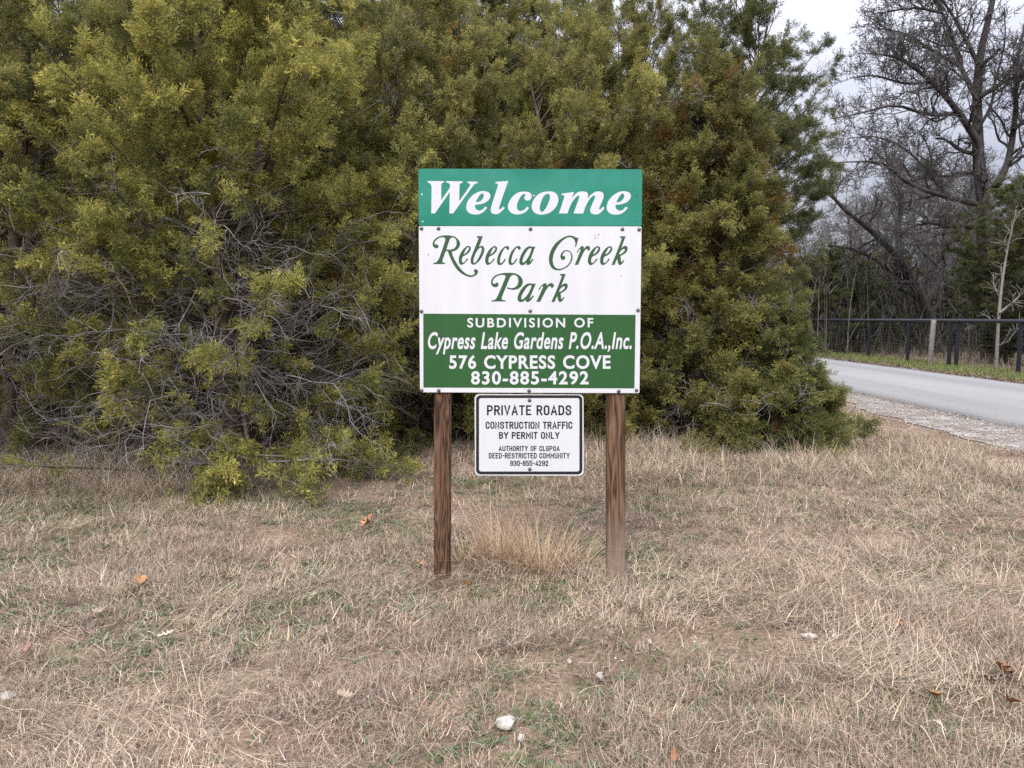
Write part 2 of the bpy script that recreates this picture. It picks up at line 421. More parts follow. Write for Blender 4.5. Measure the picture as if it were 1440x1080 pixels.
def grass_field():
    out = []
    # matted pinkish thatch: mounded tufts of short crooked blades
    for nt, y0, y1, nb in ((5600, 1.9, 4.6, 74), (8400, 4.6, 9.8, 46)):
        x, y = scatter(nt, y0, y1)
        keep = (rng.random(nt) > np.maximum(bare(x, y) * 0.97, weedy(x, y) * 0.6)) & (rng.random(nt) < road_side(x, y)) & (rng.random(nt) < 0.22 + 0.95 * sstep(0.44, 0.58, fbm(x, y, 31, 1.5, 3)))
        x, y = x[keep], y[keep]
        m = len(x) * nb
        R0 = 0.05 + 0.07 * rng.random(len(x)) ** 1.5
        cx, cy, rad = np.repeat(x, nb), np.repeat(y, nb), np.repeat(R0, nb)
        rr = rad * np.sqrt(rng.random(m)); ra = rng.random(m) * 6.283
        bx, by = cx + rr * np.cos(ra), cy + rr * np.sin(ra)
        mound = 0.35 * (rad - rr)
        P = np.stack([bx, by, zfor(bx, by) - 0.006 + mound * 0.5], -1)
        tone = np.repeat(rng.random(len(x)), nb)[:, None]
        straw = np.repeat(rng.random(len(x)) < 0.28, nb)[:, None] & (rng.random((m, 1)) < 0.6)
        col = np.where(straw, pick(STRAW, m), pick(THATCH, m)) * (0.8 + 0.5 * tone)
        az = ra + rng.normal(0, 0.9, m)
        ln = (0.03 + 0.075 * rng.random(m)) * (0.7 + 5.0 * rad)
        out.append(blades(P, az, ln, 0.35 + rng.random(m) * 1.1, rng.normal(0.5, 0.8, m), 0.0015 + 0.0011 * rng.random(m) + 0.00024 * by, col, 4, rng.normal(0, 1.3, m)))
    # loose straw lying and arching over it
    for n, y0, y1 in ((135000, 1.9, 4.4), (170000, 4.4, 9.9)):
        x, y = scatter(n, y0, y1)
        patch = np.clip(0.55 * sstep(0.46, 0.64, fbm(x, y, 41, 1.3, 3)) + 0.9 * np.exp(-(((x - 1.9) / 1.2) ** 2 + ((y - 4.3) / 0.9) ** 2)) + 0.6 * np.exp(-(((x - 1.55) / 0.4) ** 2 + ((y - 2.8) / 0.5) ** 2)), 0, 1)
        d = 0.20 + 0.7 * patch
        keep = (rng.random(n) > np.maximum(bare(x, y) * 0.85, weedy(x, y) * 0.72)) & (rng.random(n) < road_side(x, y)) & (rng.random(n) < d)
        x, y, patch = x[keep], y[keep], patch[keep]; m = len(x)
        P = np.stack([x, y, zfor(x, y) + 0.055 * rng.random(m) ** 1.5], -1)
        flow = 6.283 * fbm(x, y, 77, 0.9, 2) * 1.7
        az = np.where(rng.random(m) < 0.5, flow + rng.normal(0, 0.6, m), rng.random(m) * 6.283)
        lean = np.clip(rng.normal(1.30, 0.26, m), 0.3, 1.75)
        dry = rng.random(m) < 0.45 + 0.35 * patch
        col = np.where(dry[:, None], pick(STRAW, m), pick(THATCH, m))
        out.append(blades(P, az, 0.035 + (0.09 + 0.15 * patch) * rng.random(m) ** 1.7, lean, rng.normal(0.35, 0.4, m), 0.0012 + 0.0014 * rng.random(m) ** 2 + 0.00028 * y, col, 4, rng.normal(0, 0.8, m)))
    # dry grass running on along the road
    n = 26000
    y = 7.5 + 11 * rng.random(n); x = 2.9 + 3.4 * rng.random(n)
    keep = (rng.random(n) < road_side(x, y)) & (rng.random(n) < 0.3 + sstep(0.4, 0.6, fbm(x, y, 41, 1.3, 3)))
    x, y = x[keep], y[keep]; m = len(x)
    P = np.stack([x, y, zfor(x, y)], -1)
    col = np.where(rng.random((m, 1)) < 0.55, pick(STRAW, m), pick(THATCH, m))
    out.append(blades(P, rng.random(m) * 6.283, 0.06 + 0.16 * rng.random(m), np.clip(rng.normal(0.9, 0.4, m), 0, 1.5), rng.normal(0.5, 0.5, m), 0.0045 + 0.003 * rng.random(m), col, 3, rng.normal(0, 0.8, m)))
    # green blades and rosettes of low grey-green weeds
    n = 115000
    x, y = scatter(n, 1.9, 9.0)
    g = sstep(0.48, 0.66, fbm(x, y, 51, 1.6, 3)) + 0.10
    keep = (rng.random(n) < g * 0.8) & (rng.random(n) < road_side(x, y))
    x, y = x[keep], y[keep]; m = len(x)
    P = np.stack([x, y, zfor(x, y) - 0.003], -1)
    out.append(blades(P, rng.random(m) * 6.283, 0.03 + 0.07 * rng.random(m), np.clip(rng.normal(0.7, 0.4, m), 0, 1.4), rng.normal(0.4, 0.4, m), 0.0026 + 0.0015 * rng.random(m) + 0.0002 * y, pick(GREEN, m), 3))
    n = 19000
    x, y = scatter(n, 1.9, 7.5)
    g = (weedy(x, y) + 0.06) * (1 - 0.7 * bare(x, y))
    keep = (rng.random(n) < g) & (rng.random(n) < road_side(x, y))
    x, y = x[keep], y[keep]
    nb = 18; m = len(x) * nb
    ra = rng.random(m) * 6.283; rr = 0.034 * np.sqrt(rng.random(m))
    bx, by = np.repeat(x, nb) + rr * np.cos(ra), np.repeat(y, nb) + rr * np.sin(ra)
    P = np.stack([bx, by, zfor(bx, by) + 0.002], -1)
    out.append(blades(P, ra + rng.normal(0, 0.6, m), 0.012 + 0.020 * rng.random(m), np.clip(rng.normal(1.0, 0.35, m), 0.2, 1.5), rng.normal(0.3, 0.3, m), 0.005 + 0.004 * rng.random(m), pick(WEED, m), 2))
    return join(out)
v, q, c = grass_field()
tag(link_mesh('grass', np_mesh(v, quads=q, col=c), M['grass']), kind='stuff')

def tuft(n, r, lmin, lmax, pal, lean=0.35, curl=0.8, w=0.0026, flat=1.0):
    ra = rng.random(n) * 6.283; rr = r * np.sqrt(rng.random(n))
    P = np.stack([rr * np.cos(ra), rr * np.sin(ra) * flat, np.full(n, -0.03)], -1)
    ln = lmin + (lmax - lmin) * rng.random(n) ** 1.8
    le = np.abs(rng.normal(0, lean, n)) + rr / max(r, 1e-6) * lean
    return blades(P, ra + rng.normal(0, 0.6, n), ln, le, np.abs(rng.normal(curl, curl * 0.5, n)), np.full(n, w) * (0.7 + 0.6 * rng.random(n)), pick(pal, n), 5)

# tall straw fringe where nobody mows: under the junipers and along the right-hand bush
def fringe():
    out = []
    n = 1500
    zones = [((-5.6, -2.2), (5.9, 7.4), 900, 0.36), ((-2.4, 0.4), (6.6, 8.2), 300, 0.18), ((0.5, 4.6), (6.2, 8.2), 1100, 0.34), ((3.2, 4.7), (5.4, 10.5), 600, 0.26), ((1.2, 4.2), (3.6, 6.2), 380, 0.17), ((-4.6, -1.5), (4.4, 6.2), 300, 0.15)]
    for (x0, x1), (y0, y1), k, ln in zones:
        cx = x0 + (x1 - x0) * rng.random(k); cy = y0 + (y1 - y0) * rng.random(k)
        keep = rng.random(k) < 0.3 + sstep(0.4, 0.6, fbm(cx, cy, 71, 1.3, 2))
        for px_, py_ in zip(cx[keep], cy[keep]):
            nb = int(rng.integers(16, 46))
            pal = STRAW if rng.random() < 0.62 else (THATCH if rng.random() < 0.8 else GREEN)
            vv, qq, cc = tuft(nb, 0.06, ln * 0.35, ln * 1.35, pal, 0.6, 1.2, 0.0036)
            vv = vv + np.array([px_, py_, float(ground_h(px_, py_)) + 0.02])
            out.append((vv, qq, cc))
    # grass grown up round the feet of the two posts
    for fx, fy in ((-0.385, 4.0), (-0.36, 4.02), (0.56, 4.0), (0.60, 4.02), (0.54, 3.98), (-0.41, 3.99)):
        for k in range(5):
            vv, qq, cc = tuft(20, 0.05, 0.05, 0.17, STRAW if k % 2 else THATCH, 0.5, 0.8, 0.0026)
            ox, oy = rng.normal(0, 0.05), -abs(rng.normal(0, 0.05))
            out.append((vv + np.array([fx + ox, fy + oy, float(ground_h(fx, fy)) + 0.02]), qq, cc))
    return join(out)
v, q, c = fringe()
tag(link_mesh('tall_grass', np_mesh(v, quads=q, col=c), M['grass']), kind='stuff')

# green verge beyond the road, with a strip of fallen leaves along the asphalt
def verge_grass():
    n = 60000
    y = 8 + 38 * rng.random(n) ** 1.4
    x = 10.9 + 2.5 * rng.random(n)
    keep = rng.random(n) < sstep(11.15, 11.8, x + (fbm(x, y, 3, 1, 2) - 0.5) * 0.7)
    x, y = x[keep], y[keep]; m = len(x)
    P = np.stack([x, y, np.full(m, 0.0)], -1)
    g = np.array([[0.10, 0.15, 0.035], [0.135, 0.185, 0.048], [0.17, 0.19, 0.065], [0.20, 0.17, 0.09]])
    return blades(P, rng.random(m) * 6.283, 0.07 + 0.10 * rng.random(m), np.abs(rng.normal(0.3, 0.35, m)), rng.normal(0.5, 0.4, m), 0.011 + 0.008 * rng.random(m), pick(g, m), 2)
v, q, c = verge_grass()
tag(link_mesh('verge_grass', np_mesh(v, quads=q, col=c), M['grass']), kind='stuff')
def litter(xc, xs, y0, y1, n, size, pal):
    y = y0 + (y1 - y0) * rng.random(n); x = xc + rng.normal(0, xs, n)
    a = rng.random(n) * 6.283; s = size * (0.5 + rng.random(n))
    t = rng.normal(0, 0.5, (n, 2))
    z = 0.035 + 0.03 * rng.random(n)
    c = np.stack([x, y, z], -1)
    ux = np.stack([np.cos(a), np.sin(a), t[:, 0]], -1) * s[:, None]; uy = np.stack([-np.sin(a), np.cos(a), t[:, 1]], -1) * s[:, None] * 0.6
    v = np.stack([c - ux, c - uy, c + ux, c + uy], 1).reshape(-1, 3)
    q = np.arange(n * 4).reshape(-1, 4)
    return v, q, np.repeat(pick(pal, n), 4, 0)
BROWN = np.array([[0.12, 0.08, 0.058], [0.16, 0.11, 0.08], [0.085, 0.06, 0.045], [0.21, 0.155, 0.115]])
v, q, c = join([litter(10.95, 0.2, 8, 45, 12000, 0.03, BROWN), litter(11.5, 0.35, 8, 30, 1500, 0.03, BROWN), litter(6.45, 0.10, 6, 20, 1500, 0.011, BROWN)])
tag(link_mesh('leaf_litter', np_mesh(v, quads=q, col=c), M['grass']), kind='stuff')
# dark needle litter and sprouting moss-green grass under the junipers
def under_litter():
    n = 60000
    x = -7 + 11 * rng.random(n); y = 6.6 + 6 * rng.random(n)
    keep = rng.random(n) < sstep(6.6, 7.6, y + 0.12 * np.abs(x) + (fbm(x, y, 6, 1, 2) - 0.5))
    x, y = x[keep], y[keep]; m = len(x)
    pal = np.array([[0.11, 0.075, 0.05], [0.16, 0.11, 0.075], [0.07, 0.085, 0.03], [0.09, 0.06, 0.045]])
    P = np.stack([x, y, ground_h(x, y) - 0.002], -1)
    return blades(P, rng.random(m) * 6.283, 0.03 + 0.06 * rng.random(m), np.clip(rng.normal(1.2, 0.3, m), 0, 1.5), rng.normal(0.2, 0.4, m), 0.005 + 0.004 * rng.random(m), pick(pal, m), 2)
v, q, c = under_litter()
tag(link_mesh('needle_litter', np_mesh(v, quads=q, col=c), M['grass']), kind='stuff')

# two halves of the pale bunch grass between the posts: one clump
bg = at_Y(735, 815, 4.25)
root = empty('bunch_grass', (bg.x, 4.25, 0.0))
tag(root, 'tall straw coloured bunch grass growing between the two wooden sign posts', 'grass clump')
pa = np.array([[0.46, 0.315, 0.19], [0.53, 0.385, 0.25], [0.36, 0.24, 0.145], [0.60, 0.48, 0.34]])
parts = []
for k_, r_, l0, l1, ln_, cu_, ox, oy in ((230, 0.10, 0.18, 0.80, 0.28, 0.5, -0.16, 0.12), (240, 0.09, 0.15, 0.55, 0.34, 0.6, 0.12, -0.10), (170, 0.09, 0.15, 0.60, 0.36, 0.6, 0.02, 0.02), (150, 0.09, 0.12, 0.46, 0.5, 0.8, -0.34, 0.05), (150, 0.09, 0.12, 0.46, 0.5, 0.8, 0.30, 0.02), (620, 0.42, 0.08, 0.38, 0.75, 0.9, 0.04, 0.0), (80, 0.25, 0.5, 0.95, 0.5, 0.6, 0.08, 0.05)):
    t = tuft(k_, r_, l0, l1, pa, ln_, cu_, 0.0032); t[0][:, 0] += ox; t[0][:, 1] += oy
    parts.append(t)
v, q, c = join(parts)
link_mesh('blades', np_mesh(v, quads=q, col=c), M['grass'], root)

def green_tuft(px, py, label, n=90, r=0.05, l=0.12, pal=GREEN):
    p = at_ground(px, py)
    t = tuft(n, r, l * 0.4, l, pal, 0.45, 0.8, 0.003)
    o2 = link_mesh('grass_tuft', np_mesh(t[0], quads=t[1], col=t[2]), M['grass'], None, (p.x, p.y, float(ground_h(p.x, p.y)) + 0.02))
    tag(o2, label, 'grass tuft')
green_tuft(912, 856, 'dark green grass tuft at the right of the right post base')
green_tuft(1290, 1045, 'thin green grass tuft near the bottom right corner of the photo', 60, 0.06, 0.11)
green_tuft(95, 712, 'green and straw grass tuft under the far left juniper', 110, 0.07, 0.26)
green_tuft(8, 1003, 'bright green grass tuft at the bottom left edge', 80, 0.05, 0.10, np.array([[0.13, 0.17, 0.05]]))

# ------------------------------------------------------------------ small loose things on the ground: stones, fallen leaves, pebbles
def stone_mesh(seed, sx, sy, sz):
    r = np.random.default_rng(seed)
    import bmesh
    bm = bmesh.new()
    pts = unit(r.normal(0, 1, (16, 3))) * (0.75 + 0.35 * r.random((16, 1)))
    for p in pts: bm.verts.new((p[0] * sx, p[1] * sy, p[2] * sz))
    bmesh.ops.convex_hull(bm, input=bm.verts[:])
    for e in [v_ for v_ in bm.verts if not v_.link_faces]: bm.verts.remove(e)
    bmesh.ops.bevel(bm, geom=bm.edges[:], offset=min(sx, sy, sz) * 0.16, segments=1, affect='EDGES')
    me = bpy.data.meshes.new('stone'); bm.to_mesh(me); bm.free()
    return me
STONES = [
    (712, 1025, 0.048, 0.035, 0.030, 'pale angular limestone chunk at the bottom centre, largest loose stone'),
    (732, 1043, 0.022, 0.018, 0.012, 'small flat stone just below the large limestone chunk'),
    (1138, 901, 0.046, 0.028, 0.016, 'long flat white stone lying tilted on bare soil at right'),
    (1169, 886, 0.020, 0.016, 0.014, 'rounded white pebble just above the long flat white stone'),
    (843, 955, 0.026, 0.022, 0.022, 'grey white stone half hidden in grass below the right post'),
    (915, 903, 0.015, 0.013, 0.010, 'small white stone on bare soil below the right post base'),
    (801, 930, 0.014, 0.012, 0.010, 'small round white stone left of the grey white stone'),
    (1078, 857, 0.020, 0.014, 0.010, 'small white stone in grass above the bare patch'),
    (1173, 902, 0.026, 0.016, 0.010, 'grey flat stone right beside the long flat white stone'),
    (1318, 1028, 0.022, 0.012, 0.009, 'white sliver of stone near the bottom right leaves'),
    (8, 985, 0.04, 0.03, 0.02, 'pale stone at the left edge above the green tuft'),
]
for k, (px, py, sx, sy, sz, lab) in enumerate(STONES):
    p = at_ground(px, py)
    o = link_mesh('stone', stone_mesh(100 + k, sx, sy, sz), M['lime'], None, (p.x, p.y, float(ground_h(p.x, p.y)) + sz * 0.5 + 0.012))
    o.rotation_euler = (0.15, 0.1, k * 1.3)
    tag(o, lab, 'stone', 'loose stones on the ground')
# pebbles and chips nobody would count
def pebble_field():
    ico = unit(np.array([[1, 0, 0], [-1, 0, 0], [0, 1, 0], [0, -1, 0], [0, 0, 1], [0, 0, -1.0]]))
    tri = np.array([[0, 2, 4], [2, 1, 4], [1, 3, 4], [3, 0, 4], [2, 0, 5], [1, 2, 5], [3, 1, 5], [0, 3, 5]])
    n = 6500
    x, y = scatter(n, 1.9, 8)
    keep = rng.random(n) < 0.08 + bare(x, y) * 0.9
    x, y = x[keep], y[keep]
    # shoulder gravel
    k = 3600
    gy = 5 + 17 * rng.random(k); gx = 5.3 + 1.4 * rng.random(k)
    x, y = np.concatenate([x, gx]), np.concatenate([y, gy])
    m = len(x)
    s = 0.003 + 0.008 * rng.random(m) ** 3 + 0.007 * (x > 5.2)
    z = np.where(x > 5.2, 0.012, ground_h(x, y))
    R = rng.normal(0, 1, (m, 6, 1)) * 0.18 + 1
    sc = np.stack([s * (0.8 + 0.6 * rng.random(m)), s, s * 0.6], -1)
    V = ico[None] * R * sc[:, None, :] + np.stack([x, y, z + s * 0.3], -1)[:, None, :]
    T = tri[None] + (np.arange(m) * 6)[:, None, None]
    pal = np.array([[0.42, 0.385, 0.34], [0.33, 0.29, 0.25], [0.25, 0.205, 0.17], [0.50, 0.47, 0.43]])
    return V.reshape(-1, 3), T.reshape(-1, 3), np.repeat(pick(pal, m), 6, 0)
v, t, c = pebble_field()
tag(link_mesh('pebbles', np_mesh(v, tris=t, col=c), M['pebbles']), kind='stuff')

# fallen lobed oak leaves, curled
def leaf_mesh(seed, L):
    r = np.random.default_rng(seed)
    half = [(0.0, 0.03), (0.12, 0.05), (0.2, 0.20), (0.30, 0.10), (0.42, 0.30), (0.52, 0.14), (0.64, 0.34), (0.74, 0.16), (0.86, 0.22), (0.93, 0.1), (1.0, 0.02)]
    up = [(x, y * (0.85 + 0.3 * r.random())) for x, y in half]
    dn = [(x, -y * (0.85 + 0.3 * r.random())) for x, y in half]
    ca, cb = 0.5 + 0.9 * r.random(), 0.6 + 0.8 * r.random()
    V, Q = [], []
    for (x, y0), (_, y1) in zip(up, dn):
        for yy in (y0, y0 * 0.5, 0, y1 * 0.5, y1):
            V.append((L * (x - 0.5), L * yy, L * (ca * yy * yy * 2 + cb * (x - 0.5) ** 2 * 0.6 + 0.04 * math.sin(9 * x + 7 * yy))))
    n = len(half)
    for i in range(n - 1):
        for j in range(4):
            a0 = i * 5 + j
            Q.append((a0, a0 + 1, a0 + 6, a0 + 5))
    V = np.array(V); top = V + [0, 0, 0.0012]; m = len(V)
    Q = np.array(Q)
    edge = [(i * 5, (i + 1) * 5) for i in range(n - 1)] + [((i + 1) * 5 + 4, i * 5 + 4) for i in range(n - 1)] + [(k_ + 1, k_) for k_ in range(4)] + [((n - 1) * 5 + k_, (n - 1) * 5 + k_ + 1) for k_ in range(4)]
    rim = np.array([(a, b, b + m, a + m) for a, b in edge])
    st = 0.0012 * np.ones(3)
    return np_mesh(np.concatenate([V, top]), quads=np.concatenate([Q[:, ::-1], Q + m, rim]), smooth=True)
LEAVES = [
    (1408, 962, 0.115, (0.30, 0.15, 0.075), 'largest curled orange brown leaf in the cluster at right'),
    (1392, 975, 0.085, (0.24, 0.12, 0.065), 'dark brown leaf lying under the largest curled leaf'),
    (1418, 1006, 0.095, (0.28, 0.13, 0.07), 'reddish brown folded leaf at the right edge below the cluster'),
    (1314, 996, 0.080, (0.33, 0.16, 0.07), 'orange brown curled leaf left of the leaf cluster'),
    (1268, 895, 0.075, (0.42, 0.22, 0.11), 'tan orange leaf standing on edge in straw at right'),
    (1160, 835, 0.070, (0.42, 0.27, 0.19), 'pale pinkish brown leaf in straw above the bare patch'),
    (200, 831, 0.10, (0.50, 0.25, 0.10), 'bright orange leaf in the dry grass at left'),
    (519, 742, 0.15, (0.42, 0.21, 0.11), 'rust orange leaf upright in grass left of the left post'),
    (658, 829, 0.080, (0.50, 0.26, 0.11), 'curled orange leaf at the foot of the left post'),
    (593, 803, 0.075, (0.40, 0.23, 0.12), 'tan leaf in grass just left of the left post base'),
    (40, 925, 0.085, (0.34, 0.20, 0.14), 'dull pink brown leaf near the left edge'),
    (265, 897, 0.08, (0.42, 0.29, 0.19), 'pale tan leaf in the dry grass near lower left'),
    (235, 905, 0.08, (0.50, 0.42, 0.33), 'bleached whitish leaf beside the pale tan leaf'),
    (142, 870, 0.085, (0.40, 0.32, 0.24), 'greyish tan leaf in thatch at left'),
    (931, 1021, 0.040, (0.22, 0.10, 0.055), 'small dark brown leaf on bare soil at bottom centre right'),
    (948, 1076, 0.045, (0.36, 0.16, 0.08), 'small orange leaf cut by the bottom edge'),
    (630, 1030, 0.045, (0.20, 0.11, 0.07), 'small dark leaf just left of the large limestone chunk'),
    (486, 990, 0.07, (0.46, 0.36, 0.27), 'pale dry leaf in grass at lower centre left'),
]
lm = {}
for k, (px, py, Ls, colr, lab) in enumerate(LEAVES):
    p = at_ground(px, py)
    mt = plain('dry_leaf', tuple(0.75 * c_ for c_ in colr), 0.75, vary=0.3, scale=18)
    o = link_mesh('fallen_leaf', leaf_mesh(300 + k, Ls), mt, None, (p.x, p.y, float(ground_h(p.x, p.y)) + 0.035 + Ls * 0.12))
    o.rotation_euler = (0.5 * math.sin(k * 2.1), 0.45 * math.cos(k * 1.7) + 0.2, k * 2.4)
    tag(o, lab, 'leaf', 'fallen leaves on the grass')

# ------------------------------------------------------------------ the sign
SY = 4.0                                  # front face of the panels
sign = empty('welcome_sign', (0.1, SY + 0.05, 0.0))
tag(sign, 'tall green and white Welcome sign on two brown wooden posts', 'sign')
def rel(me, o=sign):
    l = o.location
    me.transform(__import__('mathutils').Matrix.Translation((-l.x, -l.y, -l.z)))
    return me
def px_box(mb, x0, y0, x1, y1, Yf, th, r=0.0):
    """solid plate whose front face covers photo pixels x0..x1, y0..y1 on the plane Y=Yf; corners rounded by r pixels"""
    return px_plate(mb, [(x0, y0), (x1, y0), (x1, y1), (x0, y1)], Yf, th, r)
def px_plate(mb, corners, Yf, th, r=0.0, seg=5):
    pts = []
    n = len(corners)
    for i in range(n):
        p0, p1, p2 = (np.array(corners[(i + k) % n], float) for k in (-1, 0, 1))
        if r <= 0: pts.append(p1); continue
        a, b = p1 + unit(p0 - p1) * r, p1 + unit(p2 - p1) * r
        for k in range(seg + 1):
            t = k / seg
            pts.append(a * (1 - t) ** 2 + 2 * p1 * t * (1 - t) + b * t * t)
    fr = [at_Y(p[0], p[1], Yf) for p in pts]
    bk = [Vector((p.x, p.y + th, p.z)) for p in fr]
    mb.prism([tuple(p) for p in fr[::-1]], [tuple(p) for p in bk[::-1]])

def wood_mat(name, dark, mid, light, contrast, bleach):
    m, nt, b = new_mat(name)
    tc = node(nt, 'ShaderNodeTexCoord')
    mp = node(nt, 'ShaderNodeMapping'); mp.inputs['Scale'].default_value = (1.0, 1.0, 0.085)
    nt.links.new(tc.outputs['Object'], mp.inputs[0])
    n0 = node(nt, 'ShaderNodeTexNoise'); n0.inputs['Scale'].default_value = 16; n0.inputs['Detail'].default_value = 2; n0.inputs['Distortion'].default_value = 0.6
    nt.links.new(mp.outputs[0], n0.inputs['Vector'])
    ma = node(nt, 'ShaderNodeMath', operation='MULTIPLY'); ma.inputs[1].default_value = contrast
    nt.links.new(n0.outputs['Fac'], ma.inputs[0])
    fr = node(nt, 'ShaderNodeMath', operation='PINGPONG'); fr.inputs[1].default_value = 0.5
    nt.links.new(ma.outputs[0], fr.inputs[0])
    n1 = node(nt, 'ShaderNodeTexNoise'); n1.inputs['Scale'].default_value = 120; n1.inputs['Detail'].default_value = 5
    nt.links.new(mp.outputs[0], n1.inputs['Vector'])
    ad = node(nt, 'ShaderNodeMath', operation='MULTIPLY_ADD'); ad.inputs[1].default_value = 0.5
    nt.links.new(n1.outputs['Fac'], ad.inputs[0]); nt.links.new(fr.outputs[0], ad.inputs[2])
    r = ramp(nt, [(0.22, dark), (0.48, mid), (0.72, light)])
    nt.links.new(ad.outputs[0], r.inputs[0])
    src = r.outputs[0]
    n2 = node(nt, 'ShaderNodeTexNoise'); n2.inputs['Scale'].default_value = 7; n2.inputs['Detail'].default_value = 4
    nt.links.new(mp.outputs[0], n2.inputs['Vector'])
    r2 = ramp(nt, [(0.35, (0.6, 0.6, 0.6)), (0.65, (1.15, 1.15, 1.15))]); nt.links.new(n2.outputs['Fac'], r2.inputs[0])
    mm = node(nt, 'ShaderNodeMix', data_type='RGBA', blend_type='MULTIPLY'); mm.inputs['Factor'].default_value = 1
    nt.links.new(src, mm.inputs['A']); nt.links.new(r2.outputs[0], mm.inputs['B']); src = mm.outputs['Result']
    if bleach:
        sp = node(nt, 'ShaderNodeSeparateXYZ'); nt.links.new(tc.outputs['Object'], sp.inputs[0])
        a2 = node(nt, 'ShaderNodeMath', operation='MULTIPLY_ADD'); a2.inputs[1].default_value = -0.5
        nt.links.new(n0.outputs['Fac'], a2.inputs[0]); nt.links.new(sp.outputs['Z'], a2.inputs[2])
        mr = node(nt, 'ShaderNodeMapRange'); mr.inputs['From Min'].default_value = bleach - 0.42; mr.inputs['From Max'].default_value = bleach - 0.05
        mr.inputs['To Min'].default_value = 0.75; mr.inputs['To Max'].default_value = 0.0
        nt.links.new(a2.outputs[0], mr.inputs['Value'])
        m2 = node(nt, 'ShaderNodeMix', data_type='RGBA'); m2.inputs['B'].default_value = (0.27, 0.205, 0.16, 1)
        nt.links.new(mr.outputs[0], m2.inputs['Factor']); nt.links.new(src, m2.inputs['A']); src = m2.outputs['Result']
    nt.links.new(src, b.inputs['Base Color']); b.inputs['Roughness'].default_value = 0.85; b.inputs['Specular IOR Level'].default_value = 0.2
    bp = node(nt, 'ShaderNodeBump'); bp.inputs['Strength'].default_value = 0.6; bp.inputs['Distance'].default_value = 0.004
    nt.links.new(ad.outputs[0], bp.inputs['Height']); nt.links.new(bp.outputs[0], b.inputs['Normal'])
    return m
def post(ptop, pbot, wid, mat, label):
    import bmesh
    Yp = SY + 0.010
    t = at_Y(ptop[0], ptop[1], Yp); b = at_Y(pbot[0], pbot[1], Yp)
    d = (t - b); zt = at_Y(700, 246, Yp).z
    t = b + d * ((zt - b.z) / d.z); b = b + d * ((-0.15 - b.z) / d.z)
    mb = Boxes(); h = wid / 2
    mb.prism([(b.x - h, Yp, b.z), (b.x + h, Yp, b.z), (b.x + h, Yp + 0.09, b.z), (b.x - h, Yp + 0.09, b.z)][::-1],
             [(t.x - h, Yp, t.z), (t.x + h, Yp, t.z), (t.x + h, Yp + 0.09, t.z), (t.x - h, Yp + 0.09, t.z)][::-1])
    me = mb.mesh()
    bm = bmesh.new(); bm.from_mesh(me)
    bmesh.ops.recalc_face_normals(bm, faces=bm.faces[:])
    bmesh.ops.bevel(bm, geom=bm.edges[:], offset=0.006, segments=2, affect='EDGES')
    bm.to_mesh(me); bm.free()
    o = link_mesh('post', rel(me), mat, sign)
    tag(o, label)
post((622, 552), (621, 815), 0.090, wood_mat('post_wood_dark', (0.022, 0.011, 0.007), (0.085, 0.045, 0.027), (0.150, 0.086, 0.054), 9.0, 0), 'left post with bold dark wood grain')
post((867.2, 552), (867, 830), 0.099, wood_mat('post_wood_faded', (0.028, 0.015, 0.009), (0.095, 0.052, 0.032), (0.155, 0.092, 0.060), 6.0, 0.24), 'right post bleached pale towards its foot')
# steel strap behind the panels that carries the lower notice
bt = Boxes(); px_box(bt, 737, 246, 753, 666, SY + 0.0105, 0.012)
link_mesh('mounting_strap', rel(bt.mesh()), plain('strap_steel', (0.3, 0.3, 0.3), 0.5, metal=0.7), sign)

def enamel(name, col, rough, wav=0.0, grime=0.06, spec=0.5):
    m, nt, b = new_mat(name)
    tc = node(nt, 'ShaderNodeTexCoord')
    mp = node(nt, 'ShaderNodeMapping'); mp.inputs['Scale'].default_value = (9, 9, 1.2)
    nt.links.new(tc.outputs['Object'], mp.inputs[0])
    n1 = node(nt, 'ShaderNodeTexNoise'); n1.inputs['Scale'].default_value = 1.5; n1.inputs['Detail'].default_value = 6
    nt.links.new(mp.outputs[0], n1.inputs['Vector'])
    r = ramp(nt, [(0.3, tuple(c * (1 - grime) for c in col)), (0.7, tuple(min(1, c * (1 + grime * 0.5)) for c in col))])
    nt.links.new(n1.outputs['Fac'], r.inputs[0]); nt.links.new(r.outputs[0], b.inputs['Base Color'])
    b.inputs['Roughness'].default_value = rough; b.inputs['Specular IOR Level'].default_value = spec
    if wav:
        n2 = node(nt, 'ShaderNodeTexNoise'); n2.inputs['Scale'].default_value = 3.0; n2.inputs['Detail'].default_value = 1.5
        nt.links.new(tc.outputs['Object'], n2.inputs['Vector'])
        bp = node(nt, 'ShaderNodeBump'); bp.inputs['Strength'].default_value = wav; bp.inputs['Distance'].default_value = 0.03
        nt.links.new(n2.outputs['Fac'], bp.inputs['Height']); nt.links.new(bp.outputs[0], b.inputs['Normal'])
    return m
ENAMEL_TEAL = enamel('teal_sheet', (0.004, 0.195, 0.132), 0.20, 1.0, 0.10, 0.9)
ENAMEL_WHITE = enamel('white_sheet', (0.585, 0.59, 0.62), 0.45, 0.1, 0.06, 0.4)
ENAMEL_GREEN = enamel('dark_green_vinyl', (0.018, 0.085, 0.021), 0.5, 0.0, 0.10, 0.4)
VINYL_WHITE = enamel('white_vinyl', (0.57, 0.575, 0.60), 0.5, 0.0, 0.02, 0.4)
VINYL_GREEN = enamel('green_vinyl', (0.022, 0.078, 0.028), 0.5, 0.0, 0.08, 0.4)
BLACK = enamel('black_vinyl', (0.012, 0.012, 0.015), 0.5, 0.0, 0.05, 0.4)

